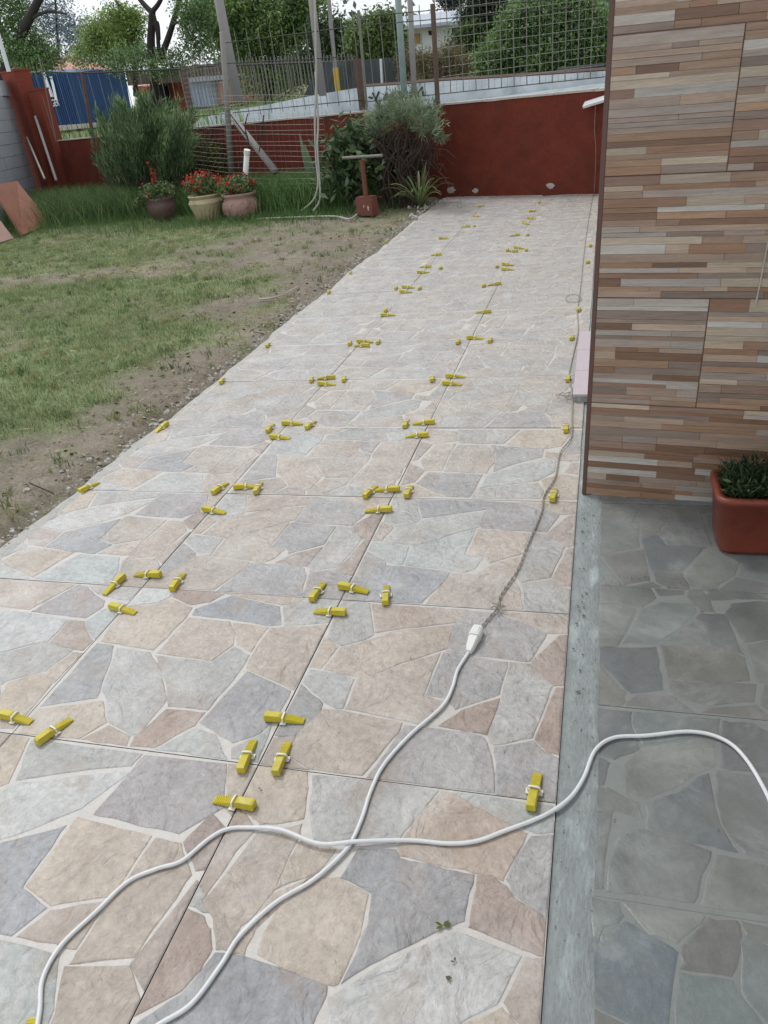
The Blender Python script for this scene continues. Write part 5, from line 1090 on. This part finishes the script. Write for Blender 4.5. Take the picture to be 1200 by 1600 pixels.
for px in (556, 598, 633): bar(MB(), back(px, 146, 4.35), back(px - 3, 92, 4.35), .03, 5).build('post', M_WHITE if px == 598 else M_BROWN, nn)

# ================================================================== FAR BUILDINGS
def quadbox(P, th, m, name, parent):
    P = [Vector(p) for p in P]; k = BN * th
    return MB().add([*P, *[p + k for p in P]], [(0, 1, 2, 3), (7, 6, 5, 4), (0, 4, 5, 1), (1, 5, 6, 2), (2, 6, 7, 3), (3, 7, 4, 0)]).build(name, m, parent)
D0 = 10
ct = thing('blue_building', 'blue corrugated hut with large white letter behind the fence', 'building', (0, 0, 0))
quadbox([back(20, 113, D0), back(108, 113, D0), back(126, 198, D0), back(50, 200, D0)], 2.4, M_BLUE, 'wall', ct)
quadbox([back(109, 114, D0 + .3), back(140, 113, D0 + 1.2), back(150, 194, D0 + 1.2), back(127, 198, D0 + .3)], 1.4, M_BLUE, 'side_wall', ct)
cg = MB()
for k in range(26):
    x = 24 + k * 3.4; bar(cg, back(x, 114, D0 - .02), back(x + 85 * .29, 199, D0 - .02), .022, 3)
cg.build('corrugation', M_BLUE, ct, kind='stuff')
quadbox([back(50, 199, D0 - .05), back(150, 192, D0 - .05), back(151, 199, D0 - .05), back(52, 206, D0 - .05)], .3, M_CAP, 'plinth', ct)
def letter(polys, nm, z=-.06):
    m_ = MB()
    for p in polys: 
        o = [back(x, y, D0 + z) for x, y in p]; n = len(o); m_.add(o, [tuple(range(n))])
    m_.build(nm, M_LOGO, ct)
letter([[(65, 113), (70, 112), (84, 151), (77, 152)], [(77, 119), (82, 119), (90, 157), (86, 157), (80, 130)], [(66, 116), (70, 122), (76, 145), (72, 138)]], 'letter')
fc = bpy.data.curves.new('txt', 'FONT'); fc.body = 'NGER'; fc.size = 1; fc.extrude = .01; fo = bpy.data.objects.new('txt', fc); COL.objects.link(fo)
bpy.context.view_layer.update(); fm = bpy.data.meshes.new_from_object(fo.evaluated_get(bpy.context.evaluated_depsgraph_get())); bpy.data.objects.remove(fo); fm.materials.clear(); fm.materials.append(M_LOGO)
ta, tb_ = back(77, 167, D0 - .08), back(93, 166, D0 - .08); tx = max(v.co.x for v in fm.vertices); sx_ = (tb_ - ta).length / tx
lo = link('small_lettering', fm, ct); ex = (tb_ - ta).normalized(); ez = Vector((0, 0, 1)); lo.matrix_world = Matrix(((ex.x * sx_, 0, ex.cross(ez).x * sx_, ta.x), (ex.y * sx_, 0, ex.cross(ez).y * sx_, ta.y), (ex.z * sx_, sx_ * 1.25, 0, ta.z), (0, 0, 0, 1)))
rf = thing('pink_roof_house', 'low house with pink sheet roof behind the blue hut', 'house', (0, 0, 0))
quadbox([back(14, 92, 15), back(40, 91, 15), back(60, 112, 15), back(14, 112, 15)], 3, M_ROOFP, 'roof', rf)
quadbox([back(40, 98, 15), back(78, 104, 15), back(102, 112, 15), back(50, 112, 15)], 3, M_ROOFP, 'roof', rf)
quadbox([back(14, 112, 15.5), back(110, 112, 15.5), back(120, 160, 15.5), back(24, 160, 15.5)], 2.5, M_ORANGE, 'wall', rf)
ob = thing('orange_building', 'orange brick building under the trees behind the feathery shrub', 'building', (0, 0, 0))
quadbox([back(212, 134, 16), back(240, 136, 16), back(246, 170, 16), back(216, 170, 16)], 3, M_ORANGE, 'wall', ob)
quadbox([back(250, 130, 16), back(284, 128, 16), back(290, 170, 16), back(258, 170, 16)], 3, M_ORANGE, 'wall', ob)
quadbox([back(246, 132, 15.7), back(255, 132, 15.7), back(262, 172, 15.7), back(252, 172, 15.7)], .4, M_BARK, 'pier', ob)
quadbox([back(196, 112, 15), back(288, 104, 15), back(290, 128, 15), back(200, 134, 15)], 4, M_BROWN, 'roof', ob)
gs2 = thing('grey_shed', 'pale blue-grey shed wall left of the thick utility pole', 'shed', (0, 0, 0))
quadbox([back(293, 128, 13), back(330, 126, 13), back(336, 166, 13), back(298, 168, 13)], 3, M_SHED, 'wall', gs2)
quadbox([back(290, 122, 12.8), back(330, 119, 12.8), back(331, 126, 12.8), back(292, 129, 12.8)], 3.4, M_HROOF, 'roof', gs2)
quadbox([back(331, 128, 13.2), back(345, 127, 13.2), back(350, 162, 13.2), back(336, 164, 13.2)], 2.5, M_ROOFP, 'annex', gs2)
# white house
hw = thing('white_house', 'white house with sloping metal roof on the rise behind the poles', 'house', (0, 0, 0)); HD = 24
quadbox([back(600, 44, HD), back(703, 33, HD), back(706, 84, HD), back(606, 88, HD)], 6, M_HWALL, 'wall', hw)
quadbox([back(703, 34, HD + .02), back(722, 27, HD + 2), back(724, 84, HD + 2), back(706, 84, HD + .02)], 2, M_HWALL, 'gable_wall', hw)
def roofq(P, th, m, nm): 
    P = [Vector(p) for p in P]; MB().add([*P, *[p - Vector((0, 0, th)) for p in P]], [(3, 2, 1, 0), (4, 5, 6, 7), (0, 1, 5, 4), (1, 2, 6, 5), (2, 3, 7, 6), (3, 0, 4, 7)]).build(nm, m, hw)
roofq([back(590, 46, HD - .8), back(704, 33, HD - .8), back(722, 15, HD + 5), back(600, 29, HD + 5)], .12, M_HROOF, 'roof')
roofq([back(703, 35, HD - .8), back(724, 30, HD - .4), back(735, 20, HD + 5), back(719, 15, HD + 5.1)], .12, M_HROOF, 'gable_roof')
for P_, nm, m_ in (([(669, 48), (676, 48), (676, 55), (670, 55)], 'window', M_DARK), ([(626, 42), (638, 41), (638, 49), (626, 50)], 'window', M_DARK), ([(645, 53), (655, 52), (656, 68), (646, 69)], 'door', M_DOOR), ([(706, 44), (713, 43), (713, 56), (707, 57)], 'window', M_DARK)):
    quadbox([back(x, y, HD - .06) for x, y in P_], .1, m_, nm, hw)

# ================================================================== TREES AND BUSHES BEYOND THE WALL
def limb(mb, l, d, r0, r1, sub=4):
    P = smoothline([back(x, y, d + (q[0] if q else 0)) for x, y, *q in l], sub); n = len(P); mb.tube(P, [r0 + (r1 - r0) * i / (n - 1) for i in range(n)], 8)
def blobs(l, d, dr=.6):
    out = []; l = [(a[0], a[1], a[2], a[3], int(a[4] * 2.6), *a[5:]) for a in l]
    for px, py, rx, ry, n, *q in l:
        c = back(px, py, d + (q[0] if q else 0)); k = mpp(c); out.append((c, (rx * k, rx * k * dr, ry * k), n))
    return out
def tree(lab, limbs, bl, d, cols, size=.12, name='tree', cat='tree', aspect=.5, clump=14, droop=.3):
    t = thing(name, lab, cat, (0, 0, 0), 'trees beyond the garden wall'); mb = MB()
    for l, r0, r1 in limbs: limb(mb, l, d, r0, r1)
    if limbs: mb.build('trunk', M_BARK, t, smooth=True)
    crown('crown', M_LEAF, blobs(bl, d), size * .7, cols, t, aspect, clump, droop=droop); return t
G1 = ['728a48', '879d57', '617742', '9cae6c']; G2 = ['5a734a', '6d8856', '4b6342', '829b67']; G3 = ['5b7050', '6d8263', '4c5f45', '82937a']
tree('dark leaning tree at the far left over the grey wall', [([(-8, 170), (14, 90), (38, 45), (60, 0), (80, -40)], .16, .08), ([(20, 80), (-10, 20), (-30, -30)], .10, .05), ([(45, 30), (75, 18), (105, 22)], .05, .02)],
     [(15, 15, 42, 45, 1500), (40, 75, 45, 22, 1500), (-10, 60, 35, 40, 900), (60, 95, 50, 18, 1200)], 5, G2, .11)
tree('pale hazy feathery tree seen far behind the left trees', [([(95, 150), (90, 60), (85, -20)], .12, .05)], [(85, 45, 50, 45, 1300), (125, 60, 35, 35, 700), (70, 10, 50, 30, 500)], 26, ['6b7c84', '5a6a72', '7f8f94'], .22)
tree('forked dark-trunked tree in the middle left', [([(243, 190), (240, 110), (236, 70), (237, 40), (238, 18)], .14, .09), ([(238, 20), (226, 8), (210, -12), (190, -40)], .08, .04), ([(238, 18), (250, 2), (262, -30)], .07, .04), ([(237, 42), (246, 35), (249, 62)], .05, .04), ([(249, 95), (262, 62), (272, 30), (280, 0), (284, -30)], .09, .05), ([(249, 95), (246, 50), (240, 22)], .06, .05), ([(270, 40), (285, 32), (305, 38)], .03, .015)],
     [(200, 95, 45, 22, 1100), (265, 100, 40, 22, 900), (305, 60, 30, 40, 900), (300, 15, 35, 30, 900), (225, 85, 30, 12, 400)], 7, G2, .10)
tree('rounded yellow-green tree left of the forked tree', [([(212, 150), (209, 60), (200, 30), (180, 0)], .10, .05)], [(160, 55, 40, 32, 2400), (195, 45, 35, 38, 2000), (175, 80, 45, 22, 1800), (205, 30, 25, 20, 700), (130, 85, 25, 18, 600)], 12, G1, .13)
tree('large mid-green tree behind the thick utility pole', [([(420, 170), (424, 90), (428, 30), (430, -30)], .15, .08), ([(425, 70), (450, 30), (470, -10)], .06, .03), ([(424, 80), (395, 30), (380, -20)], .06, .03)],
     [(390, 20, 60, 42, 3600), (440, 45, 55, 35, 3200), (350, 45, 40, 35, 1800), (330, 10, 40, 30, 1400), (470, 15, 40, 35, 1800), (400, 70, 60, 18, 1500), (430, 118, 70, 35, 1800)], 9, G1[:3] + G2, .13)
tree('tree with grey-green foliage right of the second pole', [([(510, 130), (512, 60), (515, 10)], .09, .04)], [(505, 60, 30, 30, 1500), (530, 62, 28, 28, 1300), (480, 100, 40, 25, 900), (540, 100, 40, 18, 900)], 8, ['4a5a3e', '5c6c4a', '3b4934'], .12)
def bush(lab, bl, d, cols, size, **k):
    t = thing('bush', lab, 'bush', (0, 0, 0), 'bushes beyond the garden wall'); mb = MB()
    for px, py, rx, ry, n, *q in bl[:3]: limb(mb, [(px, py + ry + 4), (px + 3, py)], d, .04, .02)
    mb.build('stems', M_BARK, t); crown('foliage', M_LEAF, blobs(bl, d), size * .78, cols, t, **k)
bush('light green loose bush between the netting and the sky', [(590, 55, 38, 26, 2600), (565, 65, 25, 28, 1300), (615, 75, 25, 20, 1100), (600, 30, 22, 12, 300)], 7, ['667a48', '788c58', '56693b', '8b9c6a'], .11)
bush('dry brownish scrub on the bank below the white house', [(665, 100, 30, 20, 1300), (700, 95, 30, 24, 1500), (640, 100, 22, 22, 900), (735, 105, 28, 18, 1000), (690, 115, 50, 8, 900)], 4.4, ['6d6a4e', '7f7459', '5a5c40', '8a7d62'], .07, aspect=.2)
bush('bright green low bush in front of the conifer', [(740, 62, 20, 22, 900), (722, 72, 20, 20, 800)], 5.6, ['566b3c', '687e49', '455931'], .09)
bush('big dense green bush spilling over the street wall at the right', [(830, 55, 50, 42, 6200), (890, 50, 50, 50, 6200), (800, 90, 40, 32, 3200), (880, 90, 55, 26, 4200), (850, 15, 55, 22, 2500), (765, 100, 22, 30, 1500), (930, 70, 30, 50, 2600)], 4.0, ['5f7a49', '708b56', '506840', '8ba66e', '7d9862'], .075, clump=10)
tree('dark conifer with layered branches right of the white house', [([(752, 130), (756, 50), (760, -40)], .09, .03)], [(755, 10, 34, 26, 2200), (760, 40, 38, 20, 2200), (748, 62, 34, 16, 1300), (775, -10, 36, 20, 1200), (735, 25, 20, 12, 700)], 6, ['36472f', '415438', '2a3826'], .09, aspect=.25)
tree('dark tree top rising behind the white house roof', [([(712, 40), (708, -5)], .1, .05)], [(705, -2, 24, 14, 900)], 34, ['3f4a45', '4d5854'], .2)
# tall weeds on the verge behind the fence, weeds at left
vg = []
P = []
for (px, d, s_, n_) in ((120, 1.5, 2.0, 700), (320, 6, 1.5, 500), (440, 5.8, 1.6, 900), (520, 5.5, 1.2, 500)):
    c = back(px, 150, d); x = c.x + RNG.normal(0, s_, n_); y = c.y + RNG.normal(0, .5, n_); k = walln(x, y) > .4; x = x[k]; y = y[k]; P.append(np.stack([x, y, terz(x, y)], 1))
P = np.concatenate(P); V, F = blades(P, .35, .02, .5); c = palette(len(P), G1 + G2, .2)
tag(fast('verge_weeds', V, F, np.concatenate([c, c, c]), M_LEAF), 'tufts of weeds on the verge behind the wall', 'weeds', kind='stuff')
# far treeline closing the horizon
P = []
for k in range(60):
    s_ = -55 + k * 2.0; c = B0 + BD * s_ + BN * (48 + 6 * math.sin(k * 1.9)); h = 2.2 + 1.3 * math.sin(k * .9) + random.uniform(-.4, .5); P.append(inball(420, (c.x, c.y, 3 + h * .3), (2.4, 2.2, h), .1))
P = np.concatenate(P); V, F = leaf_quads(P, .55, .6); tag(fast('far_treeline', V, F, palette(len(P), ['5d6f58', '6c7d68', '506050'], .15), M_LEAF), 'distant line of trees closing the horizon', 'trees', kind='stuff')
bpy.context.view_layer.update()
